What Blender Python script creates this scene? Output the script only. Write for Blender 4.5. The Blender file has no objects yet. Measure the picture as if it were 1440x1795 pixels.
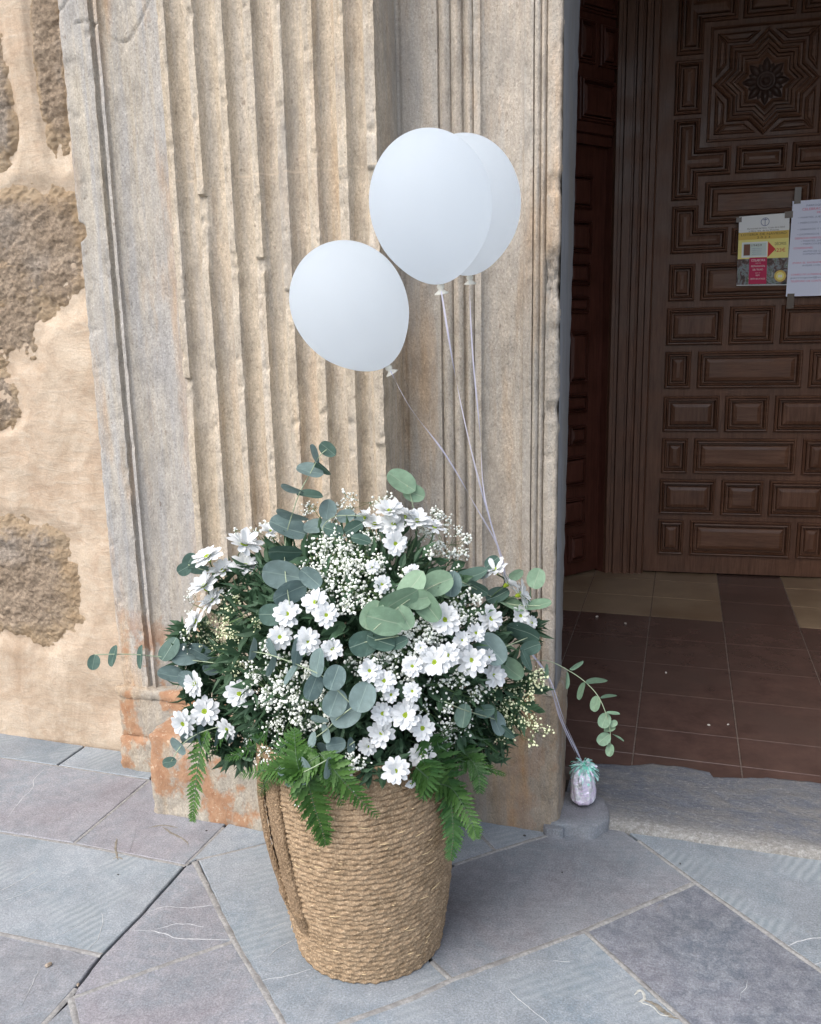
import bpy, bmesh, math, random
import numpy as np
from mathutils import Vector, Matrix, noise
random.seed(7)
R_ = math.radians
sc = bpy.context.scene
col = sc.collection

# ------------------------------------------------------------------ camera
F = 1510.1; CAMH = 1.45
YAW, PITCH, ROLL = R_(17.6245), R_(11.7424), R_(-1.2385)
_f = Vector((-math.sin(YAW)*math.cos(PITCH), math.cos(YAW)*math.cos(PITCH), -math.sin(PITCH)))
_r = Vector((math.cos(YAW), math.sin(YAW), 0)); _u = _r.cross(_f)
CR = math.cos(ROLL)*_r + math.sin(ROLL)*_u
CU = -math.sin(ROLL)*_r + math.cos(ROLL)*_u
CF = _f
CP = Vector((0, 0, CAMH))
cd = bpy.data.cameras.new('camera'); cam = bpy.data.objects.new('camera', cd); col.objects.link(cam)
cd.sensor_fit = 'HORIZONTAL'; cd.sensor_width = 36; cd.lens = F/1440*36
cd.clip_start = .05; cd.clip_end = 500
M = Matrix((CR, CU, -CF)).transposed().to_4x4(); M.translation = CP
cam.matrix_world = M; sc.camera = cam

# ------------------------------------------------------------------ sky, sun, exposure
w = bpy.data.worlds.new('World'); sc.world = w; w.use_nodes = True
nt = w.node_tree; nt.nodes.clear()
sky = nt.nodes.new('ShaderNodeTexSky'); sky.sky_type = 'NISHITA'; sky.sun_disc = False
SUN_EL, SUN_AZ = R_(50), R_(212)           # azimuth clockwise from +Y: behind and left of the camera
sky.sun_elevation = SUN_EL; sky.sun_rotation = SUN_AZ
sky.air_density = 1.0; sky.dust_density = 3.0; sky.ozone_density = 1.0
hs = nt.nodes.new('ShaderNodeHueSaturation'); hs.inputs['Saturation'].default_value = .68
bg = nt.nodes.new('ShaderNodeBackground'); bg.inputs[1].default_value = .15
wo = nt.nodes.new('ShaderNodeOutputWorld')
nt.links.new(sky.outputs[0], hs.inputs['Color']); nt.links.new(hs.outputs[0], bg.inputs[0]); nt.links.new(bg.outputs[0], wo.inputs[0])
sl = bpy.data.lights.new('sun', 'SUN'); so = bpy.data.objects.new('sun', sl); col.objects.link(so)
sl.energy = .95; sl.angle = R_(70); sl.color = (1, .985, .965)
sd = Vector((math.sin(SUN_AZ)*math.cos(SUN_EL), math.cos(SUN_AZ)*math.cos(SUN_EL), math.sin(SUN_EL)))
so.rotation_euler = sd.to_track_quat('Z', 'Y').to_euler(); so.location = (0, 0, 8)
sc.view_settings.view_transform = 'Standard'; sc.view_settings.look = 'None'
sc.view_settings.gamma = 1; sc.view_settings.use_curve_mapping = False
sc.view_settings.exposure = 1.12
sc.cycles.max_bounces = 8; sc.cycles.use_denoising = True

# ------------------------------------------------------------------ picture measurements -> places
def ray(x, y): return ((x-720)/F)*CR - ((y-897.5)/F)*CU + CF
def gz(x, y, z=0.):
    d = ray(x, y); return CP + d*((z-CAMH)/d.z)
def gy(x, y, Y):
    d = ray(x, y); return CP + d*(Y/d.y)
class VP:
    """vertical plane through two plan points; u along it, v = height, d = towards the viewer"""
    def __init__(s, a, b):
        s.p = Vector((a[0], a[1], 0)); s.t = (Vector((b[0], b[1], 0))-s.p).normalized(); s.n = Vector((s.t.y, -s.t.x, 0))
    def uv(s, x, y):
        d = ray(x, y); t = (s.p-CP).dot(s.n)/d.dot(s.n); q = CP+d*t; return ((q-s.p).dot(s.t), q.z)
    def xyz(s, u, v, d=0): q = s.p+s.t*u+s.n*d; return Vector((q.x, q.y, v))

# ------------------------------------------------------------------ materials
MATS = {}
def nodes(name, rough=.8, spec=.3):
    m = bpy.data.materials.new(name); m.use_nodes = True; n = m.node_tree
    b = n.nodes['Principled BSDF']; b.inputs['Roughness'].default_value = rough
    b.inputs['Specular IOR Level'].default_value = spec
    MATS[name] = m
    return m, n, b
def N(n, t, **k):
    x = n.nodes.new(t)
    for a, v in k.items():
        if a in ('op',): x.operation = v
        elif a == 'bt': x.blend_type = v
        else: x.inputs[a].default_value = v
    return x
def coords(n, scale=(1, 1, 1), kind='Object', rot=(0, 0, 0)):
    tc = n.nodes.new('ShaderNodeTexCoord'); mp = n.nodes.new('ShaderNodeMapping')
    mp.inputs['Scale'].default_value = scale; mp.inputs['Rotation'].default_value = rot
    n.links.new(tc.outputs[kind], mp.inputs[0]); return mp.outputs[0]
def noi(n, vec, scale, detail=6, rough=.6, dist=0):
    x = n.nodes.new('ShaderNodeTexNoise'); x.inputs['Scale'].default_value = scale; x.inputs['Detail'].default_value = detail
    x.inputs['Roughness'].default_value = rough; x.inputs['Distortion'].default_value = dist
    n.links.new(vec, x.inputs['Vector']); return x.outputs['Fac']
def ramp(n, fac, *stops):
    x = n.nodes.new('ShaderNodeValToRGB'); e = x.color_ramp.elements
    while len(e) > len(stops): e.remove(e[-1])
    while len(e) < len(stops): e.new(.5)
    for i, (p, c) in enumerate(stops):
        e[i].position = p; e[i].color = (c, c, c, 1) if isinstance(c, (int, float)) else (*c, 1)
    n.links.new(fac, x.inputs[0]); return x.outputs[0]
def mix(n, fac, a, b, bt='MIX'):
    x = n.nodes.new('ShaderNodeMix'); x.data_type = 'RGBA'; x.blend_type = bt
    for s, v in ((x.inputs[0], fac), (x.inputs[6], a), (x.inputs[7], b)):
        if isinstance(v, (int, float)): s.default_value = v
        elif isinstance(v, tuple): s.default_value = (*v, 1)
        else: n.links.new(v, s)
    return x.outputs[2]
def math_(n, op, a, b=0.):
    x = n.nodes.new('ShaderNodeMath'); x.operation = op
    for s, v in ((x.inputs[0], a), (x.inputs[1], b)):
        if isinstance(v, (int, float)): s.default_value = v
        else: n.links.new(v, s)
    return x.outputs[0]
def bump(n, b, h, strength=.5, dist=.01):
    x = n.nodes.new('ShaderNodeBump'); x.inputs['Strength'].default_value = strength; x.inputs['Distance'].default_value = dist
    n.links.new(h, x.inputs['Height']); n.links.new(x.outputs[0], b.inputs['Normal'])
def sepz(n):
    tc = n.nodes.new('ShaderNodeTexCoord'); s = n.nodes.new('ShaderNodeSeparateXYZ'); n.links.new(tc.outputs['Object'], s.inputs[0]); return s

def carved_stone(name, c1, c2, c3, rust=.0, rust_top=.5, orange=.3):
    """weathered carved limestone with vertical grain, pits and rust-coloured wear near the foot"""
    m, n, b = nodes(name, .9, .15)
    big = noi(n, coords(n, (1.6, 1.6, .55)), 2.2, 4, .6)
    streak = noi(n, coords(n, (20, 20, .8)), 2.2, 5, .6)
    fine = noi(n, coords(n, (1, 1, .75)), 190, 5, .75)
    base = mix(n, ramp(n, big, (.35, 0), (.62, 1)), c1, c2)
    base = mix(n, ramp(n, streak, (.42, 0), (.66, .75)), base, c3)
    ov = noi(n, coords(n, (5, 5, .8)), 1.7, 5, .65)
    base = mix(n, math_(n, 'MULTIPLY', ramp(n, ov, (.52, 0), (.68, 1)), orange), base, (.46, .27, .12))
    base = mix(n, .62, base, ramp(n, fine, (.30, .2), (.42, .8), (.58, 1.1), (.70, 1.75)), 'MULTIPLY')
    mid = noi(n, coords(n, (1, 1, .5)), 26, 6, .72)
    base = mix(n, .8, base, ramp(n, mid, (.32, .68), (.5, .98), (.7, 1.22)), 'MULTIPLY')
    base = mix(n, ramp(n, noi(n, coords(n, (1.6, 1.6, .35)), 3.1, 5, .65, .4), (.50, 0), (.68, .6)), base, (.30, .285, .265))
    pits = noi(n, coords(n, (1, 1, .6)), 60, 3, .6)
    base = mix(n, ramp(n, pits, (.66, 0), (.74, .55)), base, (.16, .12, .09))
    if rust:
        s = sepz(n)
        zm = ramp(n, math_(n, 'DIVIDE', s.outputs[2], rust_top*2), (.30, 1), (.5, 0))
        rn = noi(n, coords(n, (1, 1, .8)), 7, 7, .62)
        msk = math_(n, 'MULTIPLY', zm, ramp(n, rn, (.51, 0), (.56, 1)))
        rc = mix(n, ramp(n, noi(n, coords(n), 30, 5, .7), (.3, 0), (.7, 1)), (.32, .15, .075), (.42, .245, .14))
        rc = mix(n, ramp(n, noi(n, coords(n), 75, 4, .7), (.60, 0), (.66, .8)), rc, (.60, .48, .35))
        base = mix(n, math_(n, 'MULTIPLY', msk, rust), base, rc)
    n.links.new(base, b.inputs['Base Color'])
    if name == 'fluted_stone':
        sz = sepz(n); dz_ = math_(n, 'ABSOLUTE', math_(n, 'SUBTRACT', math_(n, 'ADD', sz.outputs[2], math_(n, 'MULTIPLY', mid, .012)), 1.868))
        mr = n.nodes.new('ShaderNodeMapRange'); mr.inputs[1].default_value = .0035; mr.inputs[2].default_value = .0012; n.links.new(dz_, mr.inputs[0])
        base = mix(n, math_(n, 'MULTIPLY', mr.outputs[0], ramp(n, mid, (.42, 0), (.55, .8))), base, (.60, .50, .38)); n.links.new(base, b.inputs['Base Color'])
    h = math_(n, 'ADD', math_(n, 'MULTIPLY', fine, .55), math_(n, 'ADD', math_(n, 'MULTIPLY', streak, .45), math_(n, 'MULTIPLY', pits, .5)))
    bump(n, b, math_(n, 'ADD', h, math_(n, 'MULTIPLY', mid, 1.1)), .8, .007)
    return m
stone_flute = carved_stone('fluted_stone', (.54, .46, .355), (.48, .40, .30), (.49, .44, .375), orange=.3)
stone_left = carved_stone('grey_moulded_stone', (.385, .37, .35), (.47, .42, .345), (.365, .36, .355), rust=.95, rust_top=.62, orange=.5)
stone_right = carved_stone('jamb_stone', (.485, .42, .345), (.43, .37, .30), (.43, .40, .355), rust=.35, rust_top=.5, orange=.45)
stone_plinth = carved_stone('plinth_stone', (.42, .38, .31), (.40, .34, .265), (.37, .335, .285), rust=.85, rust_top=.9, orange=.3)
stone_plinth_r = carved_stone('plinth_stone_brown', (.36, .29, .21), (.32, .25, .18), (.33, .30, .26), rust=.25, rust_top=.6, orange=.7)

def plaster():
    m, n, b = nodes('ochre_render', .92, .12)
    a = noi(n, coords(n), 3.2, 6, .6, .6); c = noi(n, coords(n, rot=(0, .5, 0), scale=(1, 1, 3)), 9, 6, .65, 1.2)
    f = noi(n, coords(n), 160, 5, .75)
    k = mix(n, ramp(n, a, (.36, 0), (.62, 1)), (.60, .42, .25), (.70, .55, .37))
    k = mix(n, ramp(n, c, (.45, 0), (.70, .8)), k, (.74, .63, .46))
    o = noi(n, coords(n, (1, 1, .6)), 5, 5, .6)
    k = mix(n, ramp(n, o, (.58, 0), (.75, .7)), k, (.54, .32, .16))
    g = noi(n, coords(n), 2.4, 3, .5)
    k = mix(n, ramp(n, g, (.62, 0), (.75, .55)), k, (.46, .36, .28))
    k = mix(n, ramp(n, noi(n, coords(n, (1, 1, .7), rot=(0, .4, 0)), 6.5, 7, .7, 1.5), (.5, 0), (.72, .6)), k, (.52, .30, .14))
    k = mix(n, .6, k, ramp(n, f, (.3, .5), (.7, 1.3)), 'MULTIPLY')
    k = mix(n, .45, k, (.60, .51, .42)); k = mix(n, 1., k, ramp(n, noi(n, coords(n, (1, 1, .8)), 4.2, 7, .72, 1.2), (.33, (.60, .57, .55)), (.5, (.74, .73, .74)), (.66, (.86, .87, .90))), 'MULTIPLY')
    n.links.new(k, b.inputs['Base Color'])
    bump(n, b, math_(n, 'ADD', math_(n, 'MULTIPLY', f, .35), math_(n, 'ADD', c, math_(n, 'MULTIPLY', noi(n, coords(n), 24, 5, .65, .8), .6))), .45, .010)
    return m
ochre = plaster()
def rubble():
    m, n, b = nodes('rough_brown_stone', .95, .1)
    a = noi(n, coords(n), 12, 8, .75); f = noi(n, coords(n), 90, 6, .8)
    k = mix(n, ramp(n, a, (.35, 0), (.65, 1)), (.29, .22, .155), (.47, .37, .275))
    k = mix(n, ramp(n, noi(n, coords(n), 4, 4, .6), (.5, 0), (.65, .7)), k, (.38, .33, .28))
    k = mix(n, .75, k, ramp(n, f, (.3, .3), (.5, .9), (.72, 1.5)), 'MULTIPLY')
    at = n.nodes.new('ShaderNodeAttribute'); at.attribute_name = 'render_skin'
    ek = math_(n, 'ADD', at.outputs['Fac'], math_(n, 'MULTIPLY', math_(n, 'SUBTRACT', noi(n, coords(n), 22, 6, .75), .5), 1.6))
    k = mix(n, ramp(n, ek, (.35, 0), (.75, .92)), k, mix(n, ramp(n, a, (.35, 0), (.65, 1)), (.40, .285, .175), (.47, .365, .25)))
    n.links.new(k, b.inputs['Base Color'])
    v = n.nodes.new('ShaderNodeTexVoronoi'); v.inputs['Scale'].default_value = 70; n.links.new(coords(n), v.inputs['Vector'])
    bump(n, b, math_(n, 'ADD', math_(n, 'MULTIPLY', f, 1.2), math_(n, 'MULTIPLY', v.outputs[0], .8)), .9, .012)
    return m
rubble_m = rubble()
def simple(name, c, rough=.7, spec=.3, var=.25, scale=40, bmp=.2, bd=.003, tint=None, sc3=(1, 1, 1)):
    m, n, b = nodes(name, rough, spec)
    f = noi(n, coords(n, sc3), scale, 5, .65)
    k = mix(n, 1., c, ramp(n, f, (.3, 1-var), (.7, 1+var)), 'MULTIPLY')
    if tint:
        k = mix(n, ramp(n, noi(n, coords(n, sc3), scale*.2, 4, .6), (.45, 0), (.65, 1)), k, tint)
    n.links.new(k, b.inputs['Base Color'])
    if bmp: bump(n, b, f, bmp, bd)
    return m
grey_paint = simple('grey_reveal_paint', (.25, .255, .265), .75, .3, .15, 30, .3, .004, sc3=(1, 1, .25), tint=(.25, .235, .21))
dark_gap = simple('dark_joint', (.06, .055, .05), .95, .1, .3, 90)
mortar = simple('pale_mortar', (.29, .285, .275), .95, .1, .3, 120, .6, .004, tint=(.21, .205, .20))
int_wall = simple('vestibule_wall', (.16, .13, .10), .9, .1, .1, 10, 0)

def slate(name, c1, c2, c3, saw=.0, seed=0):
    m, n, b = nodes(name, .62, .35)
    tc = n.nodes.new('ShaderNodeTexCoord'); mp = n.nodes.new('ShaderNodeMapping'); mp.inputs['Location'].default_value = (seed*3.1, seed*1.7, 0)
    n.links.new(tc.outputs['Object'], mp.inputs[0]); v = mp.outputs[0]
    a = noi(n, v, 3.5, 6, .62, .5); g = noi(n, v, 28, 7, .75, .4); f = noi(n, v, 210, 4, .8)
    k = mix(n, ramp(n, a, (.38, 0), (.62, 1)), c1, c2)
    k = mix(n, ramp(n, g, (.42, 0), (.66, .8)), k, c3)
    k = mix(n, .65, k, ramp(n, f, (.3, .4), (.5, .95), (.72, 1.7)), 'MULTIPLY')
    k = mix(n, .8, k, ramp(n, noi(n, v, 1.9, 8, .7, .8), (.36, .78), (.5, 1.), (.64, 1.18)), 'MULTIPLY')
    # tan dirt blotches
    k = mix(n, ramp(n, noi(n, v, 9, 6, .7), (.64, 0), (.76, .5)), k, (.25, .215, .17))
    if saw:
        wv = n.nodes.new('ShaderNodeTexWave'); wv.inputs['Scale'].default_value = 14; wv.inputs['Distortion'].default_value = 2.5; wv.inputs['Detail'].default_value = 3
        wv.inputs['Detail Scale'].default_value = 2
        mp2 = n.nodes.new('ShaderNodeMapping'); mp2.inputs['Rotation'].default_value = (0, 0, seed*.9); n.links.new(v, mp2.inputs[0]); n.links.new(mp2.outputs[0], wv.inputs['Vector'])
        mk = ramp(n, noi(n, v, 4.5, 2, .5), (.5, 0), (.6, saw))
        k = mix(n, mk, k, mix(n, wv.outputs['Fac'], (.20, .235, .255), (.33, .36, .375)), 'MIX')
    n.links.new(k, b.inputs['Base Color'])
    n.links.new(ramp(n, g, (.3, .5), (.7, .75)), b.inputs['Roughness'])
    bump(n, b, math_(n, 'ADD', math_(n, 'MULTIPLY', f, .5), g), .45, .0045)
    return m
SL = [slate('slate_blue', (0.196, 0.236, 0.270), (0.247, 0.270, 0.293), (0.310, 0.333, 0.356), .35, 1),
      slate('slate_mauve', (.232, .222, .243), (.212, .236, .262), (.315, .308, .325), 0, 2),
      slate('slate_dark', (0.132, 0.149, 0.178), (0.190, 0.190, 0.218), (0.287, 0.299, 0.322), 0, 3),
      slate('slate_blue_sawn', (0.207, 0.247, 0.276), (0.247, 0.270, 0.293), (0.310, 0.333, 0.356), .55, 4),
      slate('slate_mauve_brown', (.20, .196, .21), (.198, .22, .243), (.285, .286, .303), .15, 5)]
def thresh_mat():
    m, n, b = nodes('threshold_stone', .7, .3)
    a = noi(n, coords(n, (1, 2.2, 1)), 9, 7, .75, .7); f = noi(n, coords(n, (1, 2, 1)), 70, 6, .8, .6)
    k = mix(n, ramp(n, a, (.40, 0), (.60, 1)), (.145, .158, .19), (.215, .21, .205))
    k = mix(n, ramp(n, f, (.54, 0), (.64, .75)), k, (.40, .39, .37))
    s = sepz(n)
    e = math_(n, 'ADD', s.outputs[1], math_(n, 'MULTIPLY', a, .09))
    k = mix(n, ramp(n, e, (.0, 0), (1, 0)), k, k)
    mr = n.nodes.new('ShaderNodeMapRange'); mr.inputs[1].default_value = 2.475; mr.inputs[2].default_value = 2.40; n.links.new(e, mr.inputs[0])
    k = mix(n, math_(n, 'MULTIPLY', mr.outputs[0], .7), k, mix(n, ramp(n, f, (.4, 0), (.6, 1)), (.26, .235, .19), (.48, .465, .43)))
    k = mix(n, .5, k, ramp(n, noi(n, coords(n), 220, 3, .8), (.3, .5), (.7, 1.4)), 'MULTIPLY')
    n.links.new(k, b.inputs['Base Color'])
    bump(n, b, math_(n, 'ADD', a, f), .8, .010)
    return m
thresh_m = thresh_mat()
vein_m = simple('quartz_vein', (.43, .44, .45), .6, .3, .25, 60, .3)

def wood(name, c1, c2, rough=.42, vertical=True, spec=.28):
    m, n, b = nodes(name, rough, spec)
    sc3 = (14, 14, 1) if vertical else (1, 1, 14)
    g = noi(n, coords(n, sc3), 5, 6, .7, .6); a = noi(n, coords(n), 6, 4, .6)
    k = mix(n, ramp(n, g, (.35, 0), (.68, 1)), c1, c2)
    k = mix(n, .6, k, ramp(n, a, (.3, .7), (.7, 1.35)), 'MULTIPLY')
    n.links.new(k, b.inputs['Base Color'])
    n.links.new(ramp(n, a, (.35, rough-.1), (.7, rough+.15)), b.inputs['Roughness'])
    bump(n, b, g, .35, .003)
    return m
wood_v = wood('walnut_vertical', (.080, .036, .021), (.145, .074, .046))
wood_h = wood('walnut_horizontal', (.084, .038, .022), (.152, .078, .048), vertical=False)
wood_side = wood('mahogany_dark', (.055, .018, .012), (.10, .036, .025), .4)  # darker, redder wood of the side screen
wood_ros = wood('carved_rosette_wood', (.04, .022, .017), (.075, .045, .036), .38)
tile_dark = simple('oxblood_tile', (.095, .056, .046), .24, .5, .3, 9, .12, .002, tint=(.09, .058, .048))
tile_light = simple('tan_tile', (.26, .19, .125), .28, .5, .15, 9, .12, .002, tint=(.18, .122, .075))
tile_grout = simple('tile_grout', (.19, .15, .13), .9, .1, .3, 60, 0)

def basket_mat(name, c1, c2, c3):
    m, n, b = nodes(name, .85, .2)
    oi = n.nodes.new('ShaderNodeObjectInfo')
    f = noi(n, coords(n), 260, 4, .7); a = noi(n, coords(n), 22, 5, .7)
    k = mix(n, ramp(n, a, (.36, 0), (.64, 1)), c1, c2)
    k = mix(n, ramp(n, f, (.5, 0), (.68, .75)), k, c3)
    k = mix(n, .55, k, ramp(n, f, (.3, .5), (.6, 1.2)), 'MULTIPLY')
    n.links.new(k, b.inputs['Base Color']); bump(n, b, f, .7, .002)
    return m
rope_m = basket_mat('seagrass_rope', (.24, .165, .098), (.34, .24, .15), (.52, .40, .27))
jute_m = basket_mat('jute_strap', (.21, .14, .08), (.30, .205, .125), (.46, .34, .22))
jn = jute_m.node_tree; jb = jn.nodes['Principled BSDF']
jv = jn.nodes.new('ShaderNodeTexVoronoi'); jv.inputs['Scale'].default_value = 210; jn.links.new(coords(jn, (1, 1, .6)), jv.inputs['Vector'])
bump(jn, jb, math_(jn, 'ADD', jv.outputs[0], noi(jn, coords(jn), 170, 4, .8)), 1., .004)
straw_m = simple('pale_straw', (.55, .42, .25), .8, .2, .2, 60, 0)

def leafmat(name, c1, c2, vein, rough=.55, trans=.25, vw=.022):
    m, n, b = nodes(name, rough, .3)
    oi = n.nodes.new('ShaderNodeObjectInfo')
    a = noi(n, coords(n), 3.5, 4, .6)
    k = mix(n, oi.outputs['Random'], c1, c2)
    k = mix(n, .5, k, ramp(n, a, (.3, .7), (.7, 1.3)), 'MULTIPLY')
    k = mix(n, ramp(n, noi(n, coords(n), 2.2, 6, .7, 1.), (.52, 0), (.70, .45)), k, tuple(min(1, q*1.5+.03) for q in c2))
    k = mix(n, ramp(n, noi(n, coords(n), 14, 3, .6), (.70, 0), (.78, .5)), k, (.13, .10, .05))
    if vein:
        s = sepz(n); ab = math_(n, 'ABSOLUTE', s.outputs[1])
        mk = n.nodes.new('ShaderNodeMapRange'); mk.inputs[1].default_value = vw; mk.inputs[2].default_value = vw*.3
        n.links.new(ab, mk.inputs[0]); k = mix(n, mk.outputs[0], k, vein)
    n.links.new(k, b.inputs['Base Color'])
    tr = n.nodes.new('ShaderNodeBsdfTranslucent'); n.links.new(k, tr.inputs[0])
    ms = n.nodes.new('ShaderNodeMixShader'); ms.inputs[0].default_value = trans
    out = n.nodes['Material Output']; n.links.new(b.outputs[0], ms.inputs[1]); n.links.new(tr.outputs[0], ms.inputs[2]); n.links.new(ms.outputs[0], out.inputs[0])
    return m
euc_blue = leafmat('eucalyptus_blue', (.12, .18, .175), (.19, .26, .25), (.24, .32, .29))
euc_green = leafmat('eucalyptus_green', (.16, .26, .175), (.22, .33, .22), (.30, .38, .27))
euc_dark = leafmat('eucalyptus_dark', (.055, .105, .085), (.095, .16, .13), (.22, .30, .24))
fern_m = leafmat('fern_green', (.034, .095, .018), (.078, .17, .034), None, .4, .3)
fern_dark = leafmat('fern_dark_green', (.024, .078, .02), (.058, .14, .034), None, .4, .3)
fill_m = leafmat('dark_foliage', (.028, .066, .036), (.068, .13, .07), None, .5, .15)
stem_m = simple('pale_green_stem', (.30, .36, .24), .6, .3, .15, 40, 0)
stem_dark = simple('dark_green_stem', (.07, .12, .06), .6, .3, .15, 40, 0)
gyp_stem = simple('babys_breath_stem', (.10, .16, .06), .7, .2, .2, 40, 0)
gyp_m = simple('babys_breath_blossom', (.80, .82, .76), .8, .2, .2, 200, 0)
gyp_y = simple('babys_breath_bud', (.74, .76, .50), .8, .2, .2, 200, 0)
def petal_mat():
    m, n, b = nodes('white_petal', .6, .25)
    g = noi(n, coords(n, (1, 14, 1)), 2.2, 3, .5)
    k = mix(n, ramp(n, g, (.35, 0), (.65, 1)), (.70, .725, .74), (.79, .80, .80))
    n.links.new(k, b.inputs['Base Color'])
    tr = n.nodes.new('ShaderNodeBsdfTranslucent'); tr.inputs[0].default_value = (.76, .79, .79, 1)
    ms = n.nodes.new('ShaderNodeMixShader'); ms.inputs[0].default_value = .22
    n.links.new(b.outputs[0], ms.inputs[1]); n.links.new(tr.outputs[0], ms.inputs[2]); n.links.new(ms.outputs[0], n.nodes['Material Output'].inputs[0])
    bump(n, b, g, .3, .01)
    return m
petal_m = petal_mat()
eye_m = simple('daisy_eye', (.30, .40, .035), .8, .2, .4, 400, .8, .002)
def balloon_mat():
    m, n, b = nodes('white_latex', .42, .3)
    b.inputs['Base Color'].default_value = (.70, .76, .80, 1)
    tr = n.nodes.new('ShaderNodeBsdfTranslucent'); tr.inputs[0].default_value = (.85, .89, .925, 1)
    ms = n.nodes.new('ShaderNodeMixShader'); ms.inputs[0].default_value = .86
    n.links.new(b.outputs[0], ms.inputs[1]); n.links.new(tr.outputs[0], ms.inputs[2]); n.links.new(ms.outputs[0], n.nodes['Material Output'].inputs[0])
    return m
latex = balloon_mat()
latex_knot = simple('cream_latex_knot', (.78, .74, .64), .5, .3, .05, 50, 0)
def ribbon_mat():
    m, n, b = nodes('curling_ribbon', .3, .5)
    b.inputs['Base Color'].default_value = (.72, .70, .84, 1)
    tp = n.nodes.new('ShaderNodeBsdfTransparent'); ms = n.nodes.new('ShaderNodeMixShader'); ms.inputs[0].default_value = .22
    n.links.new(b.outputs[0], ms.inputs[1]); n.links.new(tp.outputs[0], ms.inputs[2]); n.links.new(ms.outputs[0], n.nodes['Material Output'].inputs[0])
    return m
ribbon_m = ribbon_mat()
def foil_mat(name, a, b2, rough):
    m, n, b = nodes(name, rough, .5)
    b.inputs['Metallic'].default_value = .25
    f = noi(n, coords(n), 45, 3, .6, 1.)
    k = ramp(n, f, (.3, a), (.45, (.90, .91, .93)), (.55, (.80, .66, .88)), (.62, (.84, .92, .92)), (.75, b2))
    n.links.new(k, b.inputs['Base Color']); bump(n, b, noi(n, coords(n), 70, 4, .7, 1), .8, .008)
    return m
foil = foil_mat('iridescent_foil', (.55, .55, .6), (.45, .80, .74), .22)
fringe_m = foil_mat('green_foil_fringe', (.10, .62, .42), (.12, .70, .50), .25)
fn = fringe_m.node_tree
for x in fn.nodes:
    if x.type == 'VALTORGB':
        cs = [(.20, .80, .58), (.40, .88, .74), (.70, .95, .92), (.25, .82, .62), (.50, .90, .80)]
        for e, c in zip(x.color_ramp.elements, cs): e.color = (*c, 1)
        break

# ------------------------------------------------------------------ object helpers
def tag(o, label=None, cat=None, group=None, kind=None):
    if label: o['label'] = label
    if cat: o['category'] = cat
    if group: o['group'] = group
    if kind: o['kind'] = kind
    return o
def mesh(name, V, Fc, mat, smooth=False, sharp=None):
    me = bpy.data.meshes.new(name)
    me.from_pydata([tuple(v) for v in V], [], Fc)
    if mat: me.materials.append(mat)
    if smooth:
        me.polygons.foreach_set('use_smooth', [True]*len(me.polygons))
        if sharp: me.set_sharp_from_angle(angle=R_(sharp))
    me.update(); return me
def link(name, me, parent=None, mw=None):
    o = bpy.data.objects.new(name, me); col.objects.link(o)
    if mw is not None: o.matrix_world = mw
    if parent:
        o.parent = parent; o.matrix_parent_inverse = parent_inv(parent)
    return o
def parent_inv(p):
    m = p.matrix_basis.copy(); q = p
    while q.parent:
        m = q.parent.matrix_basis @ q.matrix_parent_inverse @ m; q = q.parent
    return m.inverted()
def obj(name, V, Fc, mat, parent=None, smooth=False, sharp=None, kind=None):
    o = link(name, mesh(name, V, Fc, mat, smooth, sharp), parent)
    if kind: o['kind'] = kind
    return o
def empty(name, loc, label, cat, group=None):
    e = bpy.data.objects.new(name, None); col.objects.link(e); e.location = loc; e.empty_display_size = .05
    return tag(e, label, cat, group)
def fb(p, oct=3): # fractal noise about -1..1
    s = 0; a = 1; q = Vector(p)
    for i in range(oct): s += a*noise.noise(q); a *= .5; q = q*2.03
    return s
def box(a, b, V, Fc):
    o = len(V)
    for x in (a[0], b[0]):
        for y in (a[1], b[1]):
            for z in (a[2], b[2]): V.append((x, y, z))
    for f in ((0, 1, 3, 2), (4, 6, 7, 5), (0, 4, 5, 1), (2, 3, 7, 6), (0, 2, 6, 4), (1, 5, 7, 3)): Fc.append(tuple(o+i for i in f))
def tube(path, rad, V, Fc, k=5, cap=True):
    """path of Vectors, rad float or list"""
    n = len(path); o = len(V)
    for i, p in enumerate(path):
        t = (path[min(i+1, n-1)]-path[max(i-1, 0)]).normalized()
        a = t.cross(Vector((.31, .2, .93))).normalized(); b = t.cross(a)
        r = rad[i] if isinstance(rad, (list, tuple)) else rad
        for j in range(k):
            an = 2*math.pi*j/k; V.append(p+a*r*math.cos(an)+b*r*math.sin(an))
    for i in range(n-1):
        for j in range(k): Fc.append((o+i*k+j, o+i*k+(j+1) % k, o+(i+1)*k+(j+1) % k, o+(i+1)*k+j))
    if cap:
        Fc.append(tuple(o+j for j in range(k))[::-1]); Fc.append(tuple(o+(n-1)*k+j for j in range(k)))
def smooth_path(pts, n=6):
    P = [pts[0]]+list(pts)+[pts[-1]]; out = []
    for i in range(1, len(P)-2):
        for s in range(n):
            t = s/n; a, b, c, d = P[i-1], P[i], P[i+1], P[i+2]
            out.append(.5*((2*b)+(c-a)*t+(2*a-5*b+4*c-d)*t*t+(3*b-a-3*c+d)*t*t*t))
    out.append(P[-2]); return out

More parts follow.
